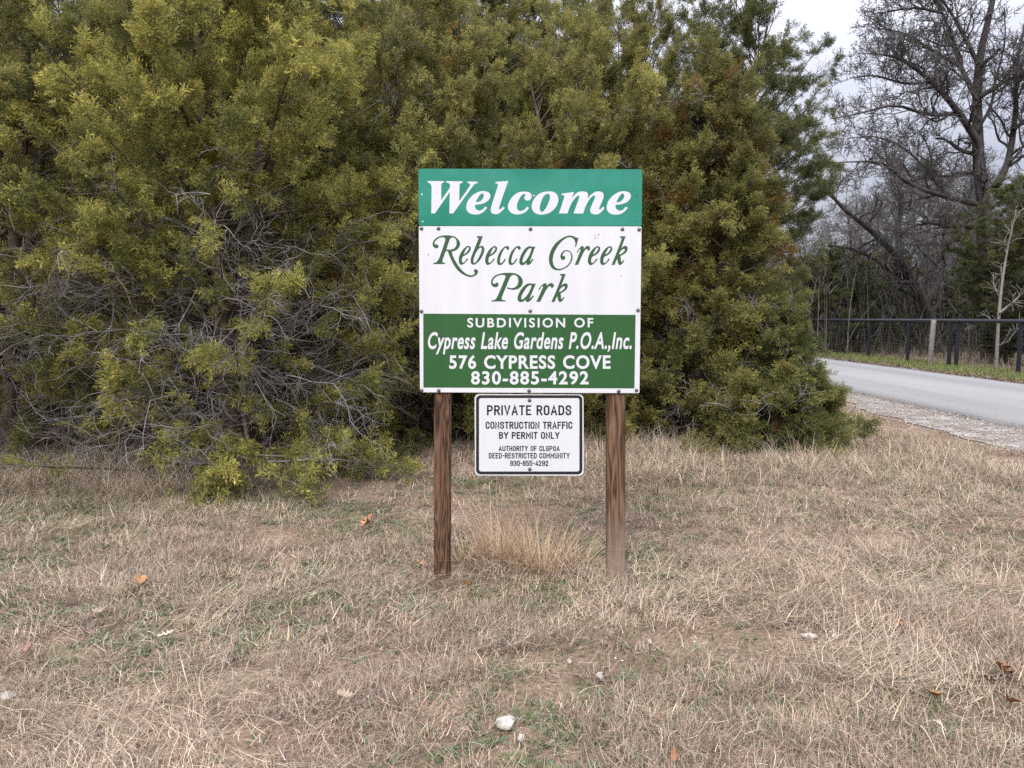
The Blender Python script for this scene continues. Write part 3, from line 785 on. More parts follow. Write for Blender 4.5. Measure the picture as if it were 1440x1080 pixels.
# --- lettering: glyph outlines as flat cut vinyl
def catmull(pts, step=7):
    """closed outline; points are (x, y) smooth or (x, y, 1) corner"""
    n = len(pts); out = []
    for i in range(n):
        p0, p1, p2, p3 = (pts[(i + k) % n] for k in (-1, 0, 1, 2))
        c1, c2 = len(p1) > 2, len(p2) > 2
        a, b = np.array(p1[:2], float), np.array(p2[:2], float)
        if c1 and c2: out.append(a); continue
        d = np.linalg.norm(b - a)
        ma = (b - a) if c1 else (b - np.array(p0[:2])) * d / (np.linalg.norm(a - np.array(p0[:2])) + d)
        mb_ = (b - a) if c2 else (np.array(p3[:2]) - a) * d / (np.linalg.norm(np.array(p3[:2]) - b) + d)
        if c1: ma = 1.5 * (b - a) - 0.5 * mb_
        if c2: mb_ = 1.5 * (b - a) - 0.5 * ma
        for k in range(step):
            t = k / step
            out.append((2 * t ** 3 - 3 * t * t + 1) * a + (t ** 3 - 2 * t * t + t) * ma + (-2 * t ** 3 + 3 * t * t) * b + (t ** 3 - t * t) * mb_)
    return out
def curve_to_mesh(cu):
    o = bpy.data.objects.new('tmp', cu); COL.objects.link(o)
    dg = bpy.context.evaluated_depsgraph_get()
    me = bpy.data.meshes.new_from_object(o.evaluated_get(dg))
    bpy.data.objects.remove(o); bpy.data.curves.remove(cu)
    me.materials.clear()
    return me
def flat_outlines(loops, Yf, th=0.0003):
    """loops of photo pixels -> one solid mesh standing on the plane Y=Yf, th proud of it (even-odd fill)"""
    cu = bpy.data.curves.new('tmp', 'CURVE'); cu.dimensions = '2D'; cu.fill_mode = 'BOTH'; cu.extrude = th / 2
    for lp in loops:
        w = [at_Y(p[0], p[1], Yf) for p in lp]
        s = cu.splines.new('POLY'); s.points.add(len(w) - 1); s.use_cyclic_u = True
        for pt, q_ in zip(s.points, w): pt.co = (q_.x, q_.z, 0, 1)
    me = curve_to_mesh(cu)
    n = len(me.vertices); co = np.zeros(n * 3, np.float32); me.vertices.foreach_get('co', co); co = co.reshape(-1, 3)
    co = np.stack([co[:, 0], Yf - th / 2 - co[:, 2], co[:, 1]], -1)
    me.vertices.foreach_set('co', co.ravel()); me.update()
    return me
C1 = 1
G = {}
G['W'] = [[(58,93,C1),(283,93,C1),(279,113,C1),(255,122),(246,142),(245,352,C1),(357,190,C1),(362,140),(345,122),(314,113,C1),(310,93,C1),(537,96,C1),(530,115,C1),(503,125),(493,145),(488,362,C1),(632,155),(633,132),(603,118,C1),(597,98,C1),(742,102,C1),(732,122,C1),(705,128),(680,150),(405,530,C1),(355,530,C1),(360,238,C1),(160,528,C1),(110,528,C1),(114,180),(108,145),(92,125),(68,115,C1)]]
G['e'] = [[(705,412,C1),(790,400),(860,370),(900,325),(908,285),(885,245),(820,228),(750,238),(670,285),(605,360),(582,440),(592,490),(625,525),(680,542),(750,540),(805,515),(850,470),(866,450,C1),(835,437,C1),(812,470),(770,490),(735,485),(707,460),(700,432)], [(712,380,C1),(770,365),(805,330),(820,290),(805,260),(785,262),(755,295),(725,345)]]
G['l'] = [[(975,105,C1),(1150,90,C1),(1032,430),(1025,468),(1045,472),(1080,438,C1),(1104,452,C1),(1065,495),(1020,530),(970,541),(925,520),(912,480),(920,435),(1010,150),(1006,130),(978,122,C1)]]
G['c'] = [[(1360,235),(1430,245),(1462,275),(1463,310),(1445,345),(1405,355),(1370,335),(1368,305),(1385,282),(1367,268),(1340,275),(1300,330),(1270,400),(1268,460),(1288,490),(1320,497),(1365,480),(1402,437,C1),(1432,455,C1),(1385,505),(1330,535),(1265,543),(1195,525),(1150,470),(1148,410),(1180,340),(1230,280),(1290,245)]]
G['o'] = [[(250,233),(320,240),(370,280),(386,340),(370,410),(325,475),(255,525),(160,545),(85,530),(35,480),(27,420),(50,350),(100,285),(170,245)], [(242,262),(268,278),(272,320),(250,390),(215,460),(170,510),(140,490),(135,440),(155,365),(190,295)]]
G['m'] = [[(430,262,C1),(598,240,C1),(565,335,C1),(610,275),(660,240),(720,232),(770,245),(788,280),(775,335,C1),(830,275),(880,240),(930,232),(985,250),(998,300),(980,355),(940,450),(935,472),(952,475),(985,438,C1),(1010,455,C1),(970,505),(930,535),(880,543),(835,530),(815,495),(825,445),(880,312),(880,292),(860,290),(810,335),(760,420),(720,530,C1),(590,530,C1),(668,312),(668,291),(645,292),(590,350),(545,430),(510,530,C1),(393,530,C1),(465,310),(463,290),(435,282,C1)]]
G['R'] = [[(130,668,C1),(140,642,C1),(190,630),(235,580),(270,500),(375,190),(374,150),(350,128),(290,128),(220,160),(170,210),(160,245),(180,272),(215,270),(240,295),(230,335),(190,348),(145,325),(120,275),(130,215),(180,150),(260,105),(360,85),(460,88),(560,110),(640,170),(677,240),(665,310),(620,370),(560,402),(510,415,C1),(530,500),(590,620),(670,740),(760,835),(850,885),(910,892),(955,878),(970,845),(955,803),(985,770),(1025,785),(1040,825),(1015,880),(960,915),(880,930),(790,905),(690,850),(600,760),(520,630),(470,520),(430,415,C1),(410,402),(385,410,C1),(370,450),(320,590),(322,625),(345,640),(380,640,C1),(370,668,C1)], [(400,370,C1),(450,375),(510,368),(560,345),(595,300),(606,240),(590,170),(550,135),(510,130),(480,150),(455,205)]]
G['se'] = [[(740,512),(800,480),(860,430),(892,370),(890,328),(860,300),(820,302),(760,345),(700,420),(660,510),(648,590),(660,650),(690,682),(730,675),(780,640),(846,562,C1),(820,545,C1),(785,598),(748,635),(725,633),(715,600),(720,550)], [(750,468,C1),(800,435),(840,385),(855,345),(840,325),(810,350),(780,400)]]
G['sb'] = [[(1010,130,C1),(1015,104,C1),(1140,100,C1),(1060,320,C1),(1110,298),(1152,315),(1170,365),(1155,440),(1115,530),(1060,610),(1000,660),(950,682),(905,660),(888,610),(900,530),(950,400),(1048,150),(1042,133)], [(1095,335),(1115,352),(1110,400),(1080,480),(1035,570),(985,635),(957,645),(948,600),(965,520),(1010,420),(1060,352)]]
G['sc'] = [[(345,382),(375,365),(372,325),(345,302),(300,305),(235,355),(180,430),(140,530),(128,610),(140,665),(175,688),(220,680),(265,640),(311,570,C1),(285,554,C1),(242,622),(213,648),(195,638),(188,600),(200,530),(235,430),(285,350),(312,337),(325,368)]]
G['sa'] = [[(785,305),(835,315),(905,310,C1),(802,590),(798,618),(845,554,C1),(866,570,C1),(825,640),(780,682),(748,690),(724,668),(730,630,C1),(680,680),(630,690),(590,665),(578,610),(600,520),(650,420),(715,340)], [(800,345),(822,347),(815,400),(780,490),(725,580),(675,630),(655,638),(645,600),(665,530),(710,440),(760,370)]]
G['SC'] = [[(560,105,C1),(540,112,C1),(515,100),(470,80),(410,72),(330,95),(240,150),(160,230),(105,330),(80,430),(90,530),(130,600),(190,632),(260,635),(340,605),(410,550),(455,470),(462,400),(440,345),(400,315),(350,308),(300,335),(268,385),(268,430),(290,465),(325,462),(345,430),(330,402),(302,402),(310,365),(345,330),(385,328),(425,355),(440,400),(430,470),(390,540),(325,590),(250,610),(195,595),(155,545),(142,470),(155,380),(200,280),(265,190),(340,125),(400,100),(450,105),(490,140),(508,200),(500,255,C1),(520,257,C1),(545,165)]]
G['sr'] = [[(525,345,C1),(570,280),(618,240),(645,258),(640,292,C1),(680,250),(715,238),(745,265),(740,305),(710,315),(693,287),(670,302),(630,370),(590,460),(552,547,C1),(497,547,C1),(590,312),(590,288),(572,300),(545,352,C1)]]
G['sk'] = [[(1222,102,C1),(1230,82,C1),(1322,82,C1),(1250,280,C1),(1300,240),(1340,245),(1355,280),(1340,330),(1300,370),(1240,402,C1),(1245,450),(1252,500),(1290,464,C1),(1303,476,C1),(1265,530),(1230,551),(1205,530),(1187,450,C1),(1160,505),(1145,547,C1),(1090,547,C1),(1130,460),(1256,130),(1250,108)], [(1280,292),(1308,292),(1300,325),(1260,360),(1217,377),(1235,332)]]
G['SP'] = [[(122,542,C1),(130,522,C1),(175,515),(212,470),(340,165),(338,140),(300,128),(230,140),(165,185),(142,235),(155,265),(185,262),(205,245),(232,265),(225,305),(185,320),(135,300),(115,245),(130,190),(185,135),(270,105),(370,95),(470,100),(550,130),(600,185),(612,240),(590,300),(540,345),(470,362),(400,352),(360,338,C1),(368,318,C1),(420,333),(480,325),(525,285),(542,225),(530,165),(500,135),(455,132),(420,155),(395,210),(285,480),(287,510),(315,522),(348,522,C1),(340,542,C1)]]
def put(g, ox, oy, sc, dx=0.0, dy=0.0, box=None):
    """glyph loops -> photo pixels; box=(x0, y0, x1, y1) in zoom units fits the glyph's own bounds to that box first"""
    loops = [catmull(l_) for l_ in G[g]]
    if box:
        allp = np.concatenate([np.array(l_) for l_ in loops[:1]])
        lo, hi = allp.min(0), allp.max(0)
        sx, sy = (box[2] - box[0]) / (hi[0] - lo[0]), (box[3] - box[1]) / (hi[1] - lo[1])
        loops = [[((p[0] - lo[0]) * sx + box[0], (p[1] - lo[1]) * sy + box[1]) for p in l_] for l_ in loops]
    return [[(ox + (p[0] + dx) / sc, oy + (p[1] + dy) / sc) for p in l_] for l_ in loops]

# --- Welcome panel
wb = Boxes(); px_plate(wb, [(588.4, 237.2), (903.2, 238.0), (902.3, 317.6), (588.9, 317.2)], SY, 0.0025, 2.5)
wp = link_mesh('welcome_panel', rel(wb.mesh()), ENAMEL_TEAL, sign)
loops = []
for g, dx in (('W', 0), ('e', 0), ('l', 0), ('c', 0)): loops += put(g, 595, 245, 9.6, dx)
for g in ('o', 'm'): loops += put(g, 745, 245, 9.6)
loops += put('e', 745, 245, 9.6, 456.5, 2)
link_mesh('lettering', rel(flat_outlines(loops, SY)), VINYL_WHITE, wp)
# --- white panel with the green band
nb = Boxes(); px_plate(nb, [(588.9, 318.0), (902.2, 318.4), (899.2, 552.8), (590.6, 551.6)], SY, 0.0025, 2.0)
np_ = link_mesh('name_panel', rel(nb.mesh()), ENAMEL_WHITE, sign)
gb = Boxes(); px_plate(gb, [(595.2, 441.0), (893.8, 442.8), (892.2, 546.2), (595.4, 545.0)], SY - 0.0004, 0.0004)
link_mesh('green_band', rel(gb.mesh()), ENAMEL_GREEN, np_)
loops = put('R', 600, 325, 14.4) + put('se', 600, 325, 14.4) + put('sb', 600, 325, 14.4) + put('se', 600, 325, 14.4, 535, 3)
loops += put('sc', 690, 325, 14.4) + put('sc', 690, 325, 14.4, 231, 0) + put('sa', 690, 325, 14.4)
loops += put('SC', 765, 325, 11.52) + put('sr', 765, 325, 11.52) + put('se', 765, 325, 11.52, box=(710, 243, 911, 552)) + put('se', 765, 325, 11.52, box=(908, 243, 1108, 552)) + put('sk', 765, 325, 11.52)
loops += put('SP', 680, 375, 11.077) + put('sa', 680, 375, 11.077, box=(528, 258, 816, 552)) + put('sr', 680, 375, 11.077, box=(820, 254, 1095, 548)) + put('sk', 680, 375, 11.077, box=(1055, 113, 1312, 553))
link_mesh('lettering', rel(flat_outlines(loops, SY)), VINYL_GREEN, np_)
def text_line(body, x0, ytop, x1, ybase, Yf, cap='H', offset=0.03, shear=0.0, space=1.1, slope=0.0):
    """one line of bold sans lettering fitted to the photo box: cap top at ytop, baseline at ybase (pixels)"""
    def mk(b):
        cu = bpy.data.curves.new('tmp', 'FONT'); cu.body = b; cu.offset = offset; cu.shear = shear; cu.space_character = space; cu.space_word = 1.15
        cu.resolution_u = 6; cu.fill_mode = 'NONE'; cu.extrude = 0.0
        cu.fill_mode = 'FRONT'; cu.extrude = 0.004
        return curve_to_mesh(cu)
    me = mk(body); hm = mk(cap)
    n = len(me.vertices); co = np.zeros(n * 3, np.float32); me.vertices.foreach_get('co', co); co = co.reshape(-1, 3)
    hc = np.array([v_.co[1] for v_ in hm.vertices]); bpy.data.meshes.remove(hm)
    lo, hi = co[:, 0].min(), co[:, 0].max()
    px = x0 + (co[:, 0] - lo) / (hi - lo) * (x1 - x0)
    py = ybase + slope * (px - x0) - (co[:, 1] - hc.min()) / (hc.max() - hc.min()) * (ybase - ytop)
    a = at_Y(x0, ybase, Yf); b = at_Y(x0 + 1, ybase, Yf); c = at_Y(x0, ybase + 1, Yf)
    # perspective-true mapping of each point
    dx, dy = (px - 720.0) / F, (540.0 - py) / F
    t = Yf / (CP + dy * SP)
    Xw, Zw = dx * t, EYE + (-SP + dy * CP) * t
    zz = (co[:, 2] - co[:, 2].min()) / max(1e-9, co[:, 2].max() - co[:, 2].min())
    co2 = np.stack([Xw, Yf - 0.0004 * zz, Zw], -1)
    me.vertices.foreach_set('co', co2.astype(np.float32).ravel()); me.update()
    return me
def merge(meshes):
    vs, fs, n = [], [], 0
    for me in meshes:
        vs += [tuple(v_.co) for v_ in me.vertices]; fs += [tuple(i + n for i in p.vertices) for p in me.polygons]; n += len(me.vertices)
        bpy.data.meshes.remove(me)
    return np_mesh(vs, faces=fs)
YB = SY - 0.0006
link_mesh('band_lettering', rel(merge([
    text_line('SUBDIVISION OF', 657.2, 447.2, 834.2, 460.4, YB, offset=0.022, space=1.28),
    text_line('Cypress Lake Gardens P.O.A.,Inc.', 601.8, 467.2, 888.3, 490.8, YB, offset=0.022, shear=0.24, space=1.08),
    text_line('576 CYPRESS COVE', 631.6, 499.8, 858.6, 518.6, YB, offset=0.028, space=1.12),
    text_line('830-885-4292', 662.4, 521.9, 827.8, 540.8, YB, cap='8', offset=0.028, space=1.16)])), VINYL_WHITE, np_)
# --- bolts and holes
def bolt_mesh(p, r, Yf):
    t = Tubes()
    prof = [(1.0, 0.0), (1.0, 0.18), (0.85, 0.42), (0.5, 0.6), (0.02, 0.66)]
    vs, q_, k = [], [], 14
    for rr_, d_ in prof:
        for i in range(k):
            a_ = 2 * math.pi * i / k
            vs.append((p.x + rr_ * r * math.cos(a_), Yf - d_ * r, p.z + rr_ * r * math.sin(a_)))
    for s_ in range(len(prof) - 1):
        for i in range(k):
            j = (i + 1) % k
            q_.append((s_ * k + i, s_ * k + j, s_ * k + k + j, s_ * k + k + i))
    return np_mesh(vs, quads=q_, smooth=True)
for bx_, by_ in ((592.6, 321.2), (616.6, 321.2), (746, 322), (875.2, 322.2), (898.8, 322.6), (592.6, 437.6), (745.6, 437.2), (897.2, 436.2), (592.9, 548.9), (617, 549), (744, 549.4), (870, 550), (895, 548.8)):
    link_mesh('bolt', rel(bolt_mesh(at_Y(bx_, by_, SY), 0.0102, SY)), M['bolt'], np_)
for hx, hy in ((593.4, 273.4), (594.4, 311.6), (746.2, 311.4), (895.2, 275.5), (895, 310.4), (750.8, 275.2)):
    link_mesh('bolt_hole', rel(bolt_mesh(at_Y(hx, hy, SY), 0.0040, SY + 0.001)), plain('hole_shade', (0.03, 0.06, 0.05) if hx > 740 and hx != 750.8 else (0.75, 0.8, 0.8), 0.5), wp)
# specks of dirt on the white panel
DIRT = plain('dirt', (0.10, 0.09, 0.085), 0.9)
for sx_, sy_, sr, st_ in ((836.5, 331.8, 0.7, 1.3), (836.8, 335.2, 0.8, 1.2), (839.8, 334.3, 0.7, 1.2), (842, 330.2, 1.0, 1.1), (602.6, 357.8, 0.7, 2.2), (828.7, 379.8, 0.6, 1.2), (873, 388, 0.5, 3.5), (681, 377, 0.4, 1.0)):
    link_mesh('dirt_speck', rel(flat_outlines([[(sx_ + sr * math.cos(i * 1.05), sy_ + st_ * sr * math.sin(i * 1.05)) for i in range(6)]], SY, 0.0002)), DIRT, np_)

# --- the private roads notice, hung on the strap under the big sign
NY = SY + 0.0075
notice = empty('road_notice', tuple(at_Y(744, 669, NY)))
tag(notice, 'small white Private Roads notice with black border below the Welcome sign', 'sign')
nbx = Boxes(); px_plate(nbx, [(667.4, 554.0), (820.6, 554.6), (820.9, 669.0), (667.9, 668.6)], NY, 0.0025, 7.5)
plate = link_mesh('plate', rel(nbx.mesh(), notice), enamel('notice_white', (0.575, 0.585, 0.605), 0.42, 0.05, 0.03), notice)
def rrect(x0, y0, x1, y1, r, seg=6):
    out = []
    for cx_, cy_, a0 in ((x1 - r, y0 + r, -90), (x1 - r, y1 - r, 0), (x0 + r, y1 - r, 90), (x0 + r, y0 + r, 180)):
        for k_ in range(seg + 1):
            a_ = math.radians(a0 + 90 * k_ / seg); out.append((cx_ + r * math.cos(a_), cy_ + r * math.sin(a_)))
    return out
link_mesh('border', rel(flat_outlines([rrect(669.4, 555.8, 819.0, 667.2, 6.5), rrect(673.6, 559.8, 814.8, 663.0, 3.2)], NY), notice), BLACK, plate)
# highway style lettering drawn as strokes of even width
def glyph_strokes(ch):
    w, r = 0.52, 0.24
    D = {'A': (0.58, [[(0, 0), (.29, 1), (.58, 0)], [(.1, .3), (.48, .3)]]),
         'B': (w, [[(0, 0), (0, 1), (w, 1, r), (w, .53, r), (0, .53)], [(0, .53), (w, .53, r), (w, 0, r), (0, 0)]]),
         'C': (w, [[(w, .72), (w, 1, r), (0, 1, r), (0, 0, r), (w, 0, r), (w, .28)]]),
         'D': (w, [[(0, 0), (0, 1), (w, 1, .3), (w, 0, .3), (0, 0, 0), (0, .3)]]),
         'E': (.45, [[(.45, 1), (0, 1), (0, 0), (.45, 0)], [(0, .52), (.38, .52)]]),
         'F': (.45, [[(.45, 1), (0, 1), (0, 0)], [(0, .52), (.38, .52)]]),
         'G': (w, [[(w, .80), (w, 1, .2), (0, 1, r), (0, 0, r), (w, 0, r), (w, .42), (.30, .42)]]),
         'H': (w, [[(0, 0), (0, 1)], [(w, 0), (w, 1)], [(0, .52), (w, .52)]]),
         'I': (0, [[(0, 0), (0, 1)]]),
         'L': (.43, [[(0, 1), (0, 0), (.43, 0)]]),
         'M': (.66, [[(0, 0), (0, 1), (.33, .35), (.66, 1), (.66, 0)]]),
         'N': (w, [[(0, 0), (0, 1), (w, 0), (w, 1)]]),
         'O': (w, [[(0, .5), (0, 1, r), (w, 1, r), (w, 0, r), (0, 0, r), (0, .5)]]),
         'P': (w, [[(0, 0), (0, 1), (w, 1, r), (w, .46, r), (0, .46)]]),
         'R': (w, [[(0, 0), (0, 1), (w, 1, r), (w, .5, r), (0, .5)], [(.26, .5), (w, 0)]]),
         'S': (w, [[(w, .76), (w, 1, r), (0, 1, r), (0, .56, .2), (w, .46, .2), (w, 0, r), (0, 0, r), (0, .24)]]),
         'T': (.48, [[(0, 1), (.48, 1)], [(.24, 1), (.24, 0)]]),
         'U': (w, [[(0, 1), (0, 0, r), (w, 0, r), (w, 1)]]),
         'V': (.56, [[(0, 1), (.28, 0), (.56, 1)]]),
         'Y': (.58, [[(0, 1), (.29, .45), (.58, 1)], [(.29, .45), (.29, 0)]]),
         '-': (.26, [[(0, .5), (.26, .5)]]),
         '0': (w, [[(0, .5), (0, 1, r), (w, 1, r), (w, 0, r), (0, 0, r), (0, .5)]]),
         '2': (w, [[(0, .74), (0, 1, r), (w, 1, r), (w, .62, .2), (0, .06), (0, 0), (w, 0)]]),
         '3': (w, [[(0, .8), (0, 1, r), (w, 1, r), (w, .53, .2), (.16, .53)], [(.2, .53), (w, .53, .2), (w, 0, r), (0, 0, r), (0, .2)]]),
         '4': (w, [[(.4, 0), (.4, 1), (0, .26), (w + .04, .26)]]),
         '5': (w, [[(w, 1), (.03, 1), (0, .56), (w, .66, r), (w, 0, r), (0, 0, r), (0, .22)]]),
         '8': (w, [[(0, .75), (0, 1, r), (w, 1, r), (w, .53, .2), (0, .53, .2), (0, .75)], [(0, .3), (0, .53, .2), (w, .53, .2), (w, 0, r), (0, 0, r), (0, .3)]]),
         '9': (w, [[(w, .7), (w, 1, r), (0, 1, r), (0, .45, r), (w, .45, r), (w, .7)], [(w, .75), (w, 0, r), (0, 0, r), (0, .22)]])}
    return D[ch]
def fillet(path):
    out = []
    for i, p in enumerate(path):
        r_ = p[2] if len(p) > 2 else 0
        if r_ == 0 or i in (0, len(path) - 1): out.append(p[:2]); continue
        a, b, c_ = np.array(path[i - 1][:2], float), np.array(p[:2], float), np.array(path[i + 1][:2], float)
        r1, r2 = min(r_, np.linalg.norm(a - b) / 2 if len(path[i - 1]) > 2 else np.linalg.norm(a - b)), min(r_, np.linalg.norm(c_ - b) / 2 if len(path[i + 1]) > 2 else np.linalg.norm(c_ - b))
        s_, e_ = b + unit(a - b) * r1, b + unit(c_ - b) * r2
        for k_ in range(7):
            t = k_ / 6
            k0 = 0.447
            c1, c2 = s_ + (b - s_) * (1 - k0), e_ + (b - e_) * (1 - k0)
            out.append(tuple((1 - t) ** 3 * s_ + 3 * (1 - t) ** 2 * t * c1 + 3 * (1 - t) * t * t * c2 + t ** 3 * e_))
    return out
def stroke_line(body, x0, ytop, x1, ybase, wt, gap=0.36, word=0.50):
    """one line of stroke lettering; returns quads (photo pixels)"""
    h = ybase - ytop
    strokes, x = [], 0.0
    for ch in body:
        if ch == ' ': x += word; continue
        w, ps = glyph_strokes(ch)
        for p in ps: strokes.append([(x + a, b) for a, b in fillet(p)])
        x += w + gap
    tot = x - gap
    sc = (x1 - x0 - wt) / tot
    loops = []
    for st in strokes:
        P = [np.array([x0 + wt / 2 + a * sc, ybase - wt / 2 - b * (h - wt)]) for a, b in st]
        Q = [P[0]]
        for p in P[1:]:
            if np.linalg.norm(p - Q[-1]) > 1e-3: Q.append(p)
        P = Q; n = len(P); closed = np.linalg.norm(P[0] - P[-1]) < 1e-3
        lft, rgt = [], []
        for i in range(n):
            if closed and i in (0, n - 1): d0 = unit(P[n - 1] - P[n - 2]); d1 = unit(P[1] - P[0])
            else:
                d0 = unit(P[i] - P[i - 1]) if i else None; d1 = unit(P[i + 1] - P[i]) if i < n - 1 else None
                d0 = d1 if d0 is None else d0; d1 = d0 if d1 is None else d1
            t = unit(d0 + d1); nn = np.array([-t[1], t[0]]); cosh = max(0.45, float(np.dot(nn, np.array([-d0[1], d0[0]]))))
            e = 0
            if not closed and i == 0: e = -wt * 0.5
            if not closed and i == n - 1: e = wt * 0.5
            c_ = P[i] + t * e * (1 if True else 0)
            lft.append(c_ + nn * wt / 2 / cosh); rgt.append(c_ - nn * wt / 2 / cosh)
        loops.append((lft, rgt))
    return loops
def strokes_mesh(lines, Yf):
    vs, qs, lvl = [], [], 0
    for loops in lines:
        for lft, rgt in loops:
            lvl += 1
            Yl = Yf - 0.0003 - 0.00003 * (lvl % 5)
            n0 = len(vs)
            for a, b in zip(lft, rgt):
                for p in (a, b): vs.append(tuple(at_Y(p[0], p[1], Yl)))
            for i in range(len(lft) - 1): qs.append((n0 + 2 * i, n0 + 2 * i + 1, n0 + 2 * i + 3, n0 + 2 * i + 2))
    return np_mesh(vs, quads=qs)
link_mesh('lettering', rel(strokes_mesh([
    stroke_line('PRIVATE ROADS', 684.8, 569.8, 803.5, 584.0, 2.4),
    stroke_line('CONSTRUCTION TRAFFIC', 682.8, 592.9, 805.0, 603.1, 1.85),
    stroke_line('BY PERMIT ONLY', 701.6, 607.4, 786.8, 617.2, 1.8),
    stroke_line('AUTHORITY OF CLGPOA', 701.2, 627.0, 787.2, 634.4, 1.35),
    stroke_line('DEED-RESTRICTED COMMUNITY', 687.3, 636.9, 801.2, 644.8, 1.35),
    stroke_line('830-855-4292', 717.4, 647.6, 771.2, 655.4, 1.35)], NY), notice), BLACK, plate)
for bx_, by_ in ((744.6, 562.8), (745, 659.6)):
    link_mesh('bolt', rel(bolt_mesh(at_Y(bx_, by_, NY), 0.0102, NY), notice), M['bolt'], plate)

# ------------------------------------------------------------------ the fence beyond the road
FX = 12.9
fence = empty('ranch_fence', (FX, 19.0, 0.0))
tag(fence, 'long black pipe and wire ranch fence beyond the paved road', 'fence')
rt = Tubes(); ys = np.arange(8.2, 62, 2.65)
rt.add([(FX, y, 1.365) for y in ys], 0.062, 10)
link_mesh('rail', rel(rt.mesh(), fence), M['fence'], fence)
for y in ys:
    t = Tubes(); t.add([(FX, y, z_) for z_ in (-0.05, 0.6, 1.36)], 0.055, 10)
    link_mesh('post', rel(t.mesh(), fence), M['fence'], fence)
t = Tubes(); t.add([(FX - 0.02, ys[5] + 0.33, z_) for z_ in (-0.05, 0.6, 1.36)], 0.055, 10)
link_mesh('post', rel(t.mesh(), fence), M['fence'], fence)
wr = Tubes()
for z_ in np.linspace(0.06, 1.24, 12): wr.add([(FX - 0.06, 8.2, z_), (FX - 0.06, 62, z_)], 0.0020, 4)
for y in np.arange(8.2, 48, 0.15): wr.add([(FX - 0.062, y, 0.06), (FX - 0.062, y, 1.24)], 0.0017, 3)
link_mesh('wire_mesh', rel(wr.mesh(), fence), M['wire'], fence)
t = Tubes(); g0 = Vector((FX - 0.28, 22.3, 0))
t.add([(g0.x, g0.y, -0.1), (g0.x + 0.02, g0.y, 0.6), (g0.x + 0.05, g0.y, 1.40), (g0.x + 0.05, g0.y, 1.401)], [0.078, 0.075, 0.07, 0.002], 9)
tag(link_mesh('fence_post', rel(t.mesh(), type('o', (), {'location': g0})), M['oldpost'], None, g0), 'weathered grey wooden post leaning beside the black fence', 'post')

# ------------------------------------------------------------------ junipers: stems, dead grey twigs inside, feathery foliage in clumps
def plume_proto(seed):
    """one feathery spray along +Z, length 1: base points, directions, lengths, widths and 'tip' value of its thin cords"""
    r = np.random.default_rng(seed)
    P, D, Ln, T = [], [], [], []
    bend = r.normal(0, 0.12, 2)
    axis = lambda t: np.array([bend[0] * t * t, bend[1] * t * t, t])
    k = 15
    for i in range(k):
        t = (i + 0.6) / k
        az = i * 2.4 + r.normal(0, 0.4)
        out = np.array([math.cos(az), math.sin(az), 0])
        d = unit(out * 0.8 + np.array([0, 0, 0.75]) + r.normal(0, 0.12, 3))
        L_ = (0.42 * (1 - t) ** 0.8 + 0.10) * (0.75 + 0.5 * r.random())
        o = axis(t * 0.85)
        nn = 7 if L_ > 0.24 else 5
        for j in range(nn):
            s = (j + 0.5) / nn
            p = o + d * L_ * s
            dd = unit(d + r.normal(0, 0.58, 3) + np.array([0, 0, 0.12]))
            P.append(p); D.append(dd); Ln.append(0.10 + 0.08 * r.random()); T.append(0.35 * s + 0.65 * t)
    return np.array(P), np.array(D), np.array(Ln), np.array(T)
PROTOS = [plume_proto(500 + i) for i in range(7)]
LEAF_A, LEAF_B, LEAF_T = np.array([0.074, 0.088, 0.033]), np.array([0.228, 0.222, 0.071]), np.array([0.540, 0.495, 0.165])
RUST = np.array([0.23, 0.115, 0.035])
def foliage_mesh(pos, dirs, size, tone, rust, seed, width=0.046):
    """pos, dirs (n,3), size (n,), tone (n,) 0..1, rust (n,) 0..1 -> one crown mesh of thin triangles"""
    r = np.random.default_rng(seed)
    n = len(pos)
    z = unit(dirs); ref = unit(r.normal(0, 1, (n, 3)))
    x = unit(np.cross(ref, z)); y = np.cross(z, x)
    R = np.stack([x, y, z], -1)
    which = r.integers(0, len(PROTOS), n)
    V, C = [], []
    for k, (P, D, Ln, T) in enumerate(PROTOS):
        idx = np.nonzero(which == k)[0]
        if len(idx) == 0: continue
        Rk, s = R[idx], size[idx]
        p = np.einsum('nij,mj->nmi', Rk, P) * s[:, None, None] + pos[idx][:, None, :]
        d = np.einsum('nij,mj->nmi', Rk, D)
        w = unit(np.cross(d, unit(r.normal(0, 1, d.shape))))
        l = Ln[None, :, None] * s[:, None, None]
        ww = (width * (0.7 + 0.6 * r.random((len(idx), len(P), 1)))) * s[:, None, None]
        v = np.stack([p - w * ww * 0.5, p + w * ww * 0.5, p + d * l], 2)
        t = tone[idx][:, None, None]
        tip = (T[None, :, None] * (0.35 + 0.65 * t)) ** 1.6
        base = LEAF_A * (1 - t) + LEAF_B * t
        c = base * (1 - 0.75 * tip) + LEAF_T * 0.75 * tip
        rs = rust[idx][:, None, None]
        c = c * (1 - rs) + RUST * rs * (0.6 + 0.6 * r.random((len(idx), len(P), 1)))
        c = c * (1 + r.normal(0, 0.16, (len(idx), len(P), 1))).clip(0.5, 1.6)
        V.append(v.reshape(-1, 3)); C.append(np.repeat(c[:, :, None, :], 3, 2).reshape(-1, 3))
    V, C = np.concatenate(V), np.concatenate(C)
    return np_mesh(V, tris=np.arange(len(V)).reshape(-1, 3), col=C)
def wander(r, p, d, L_, n, wob, pull=(0, 0, 0)):
    pts = [np.array(p, float)]; d = unit(np.array(d, float))
    for i in range(n):
        d = unit(d + r.normal(0, wob, 3) + np.array(pull))
        pts.append(pts[-1] + d * L_ / n)
    return np.array(pts)
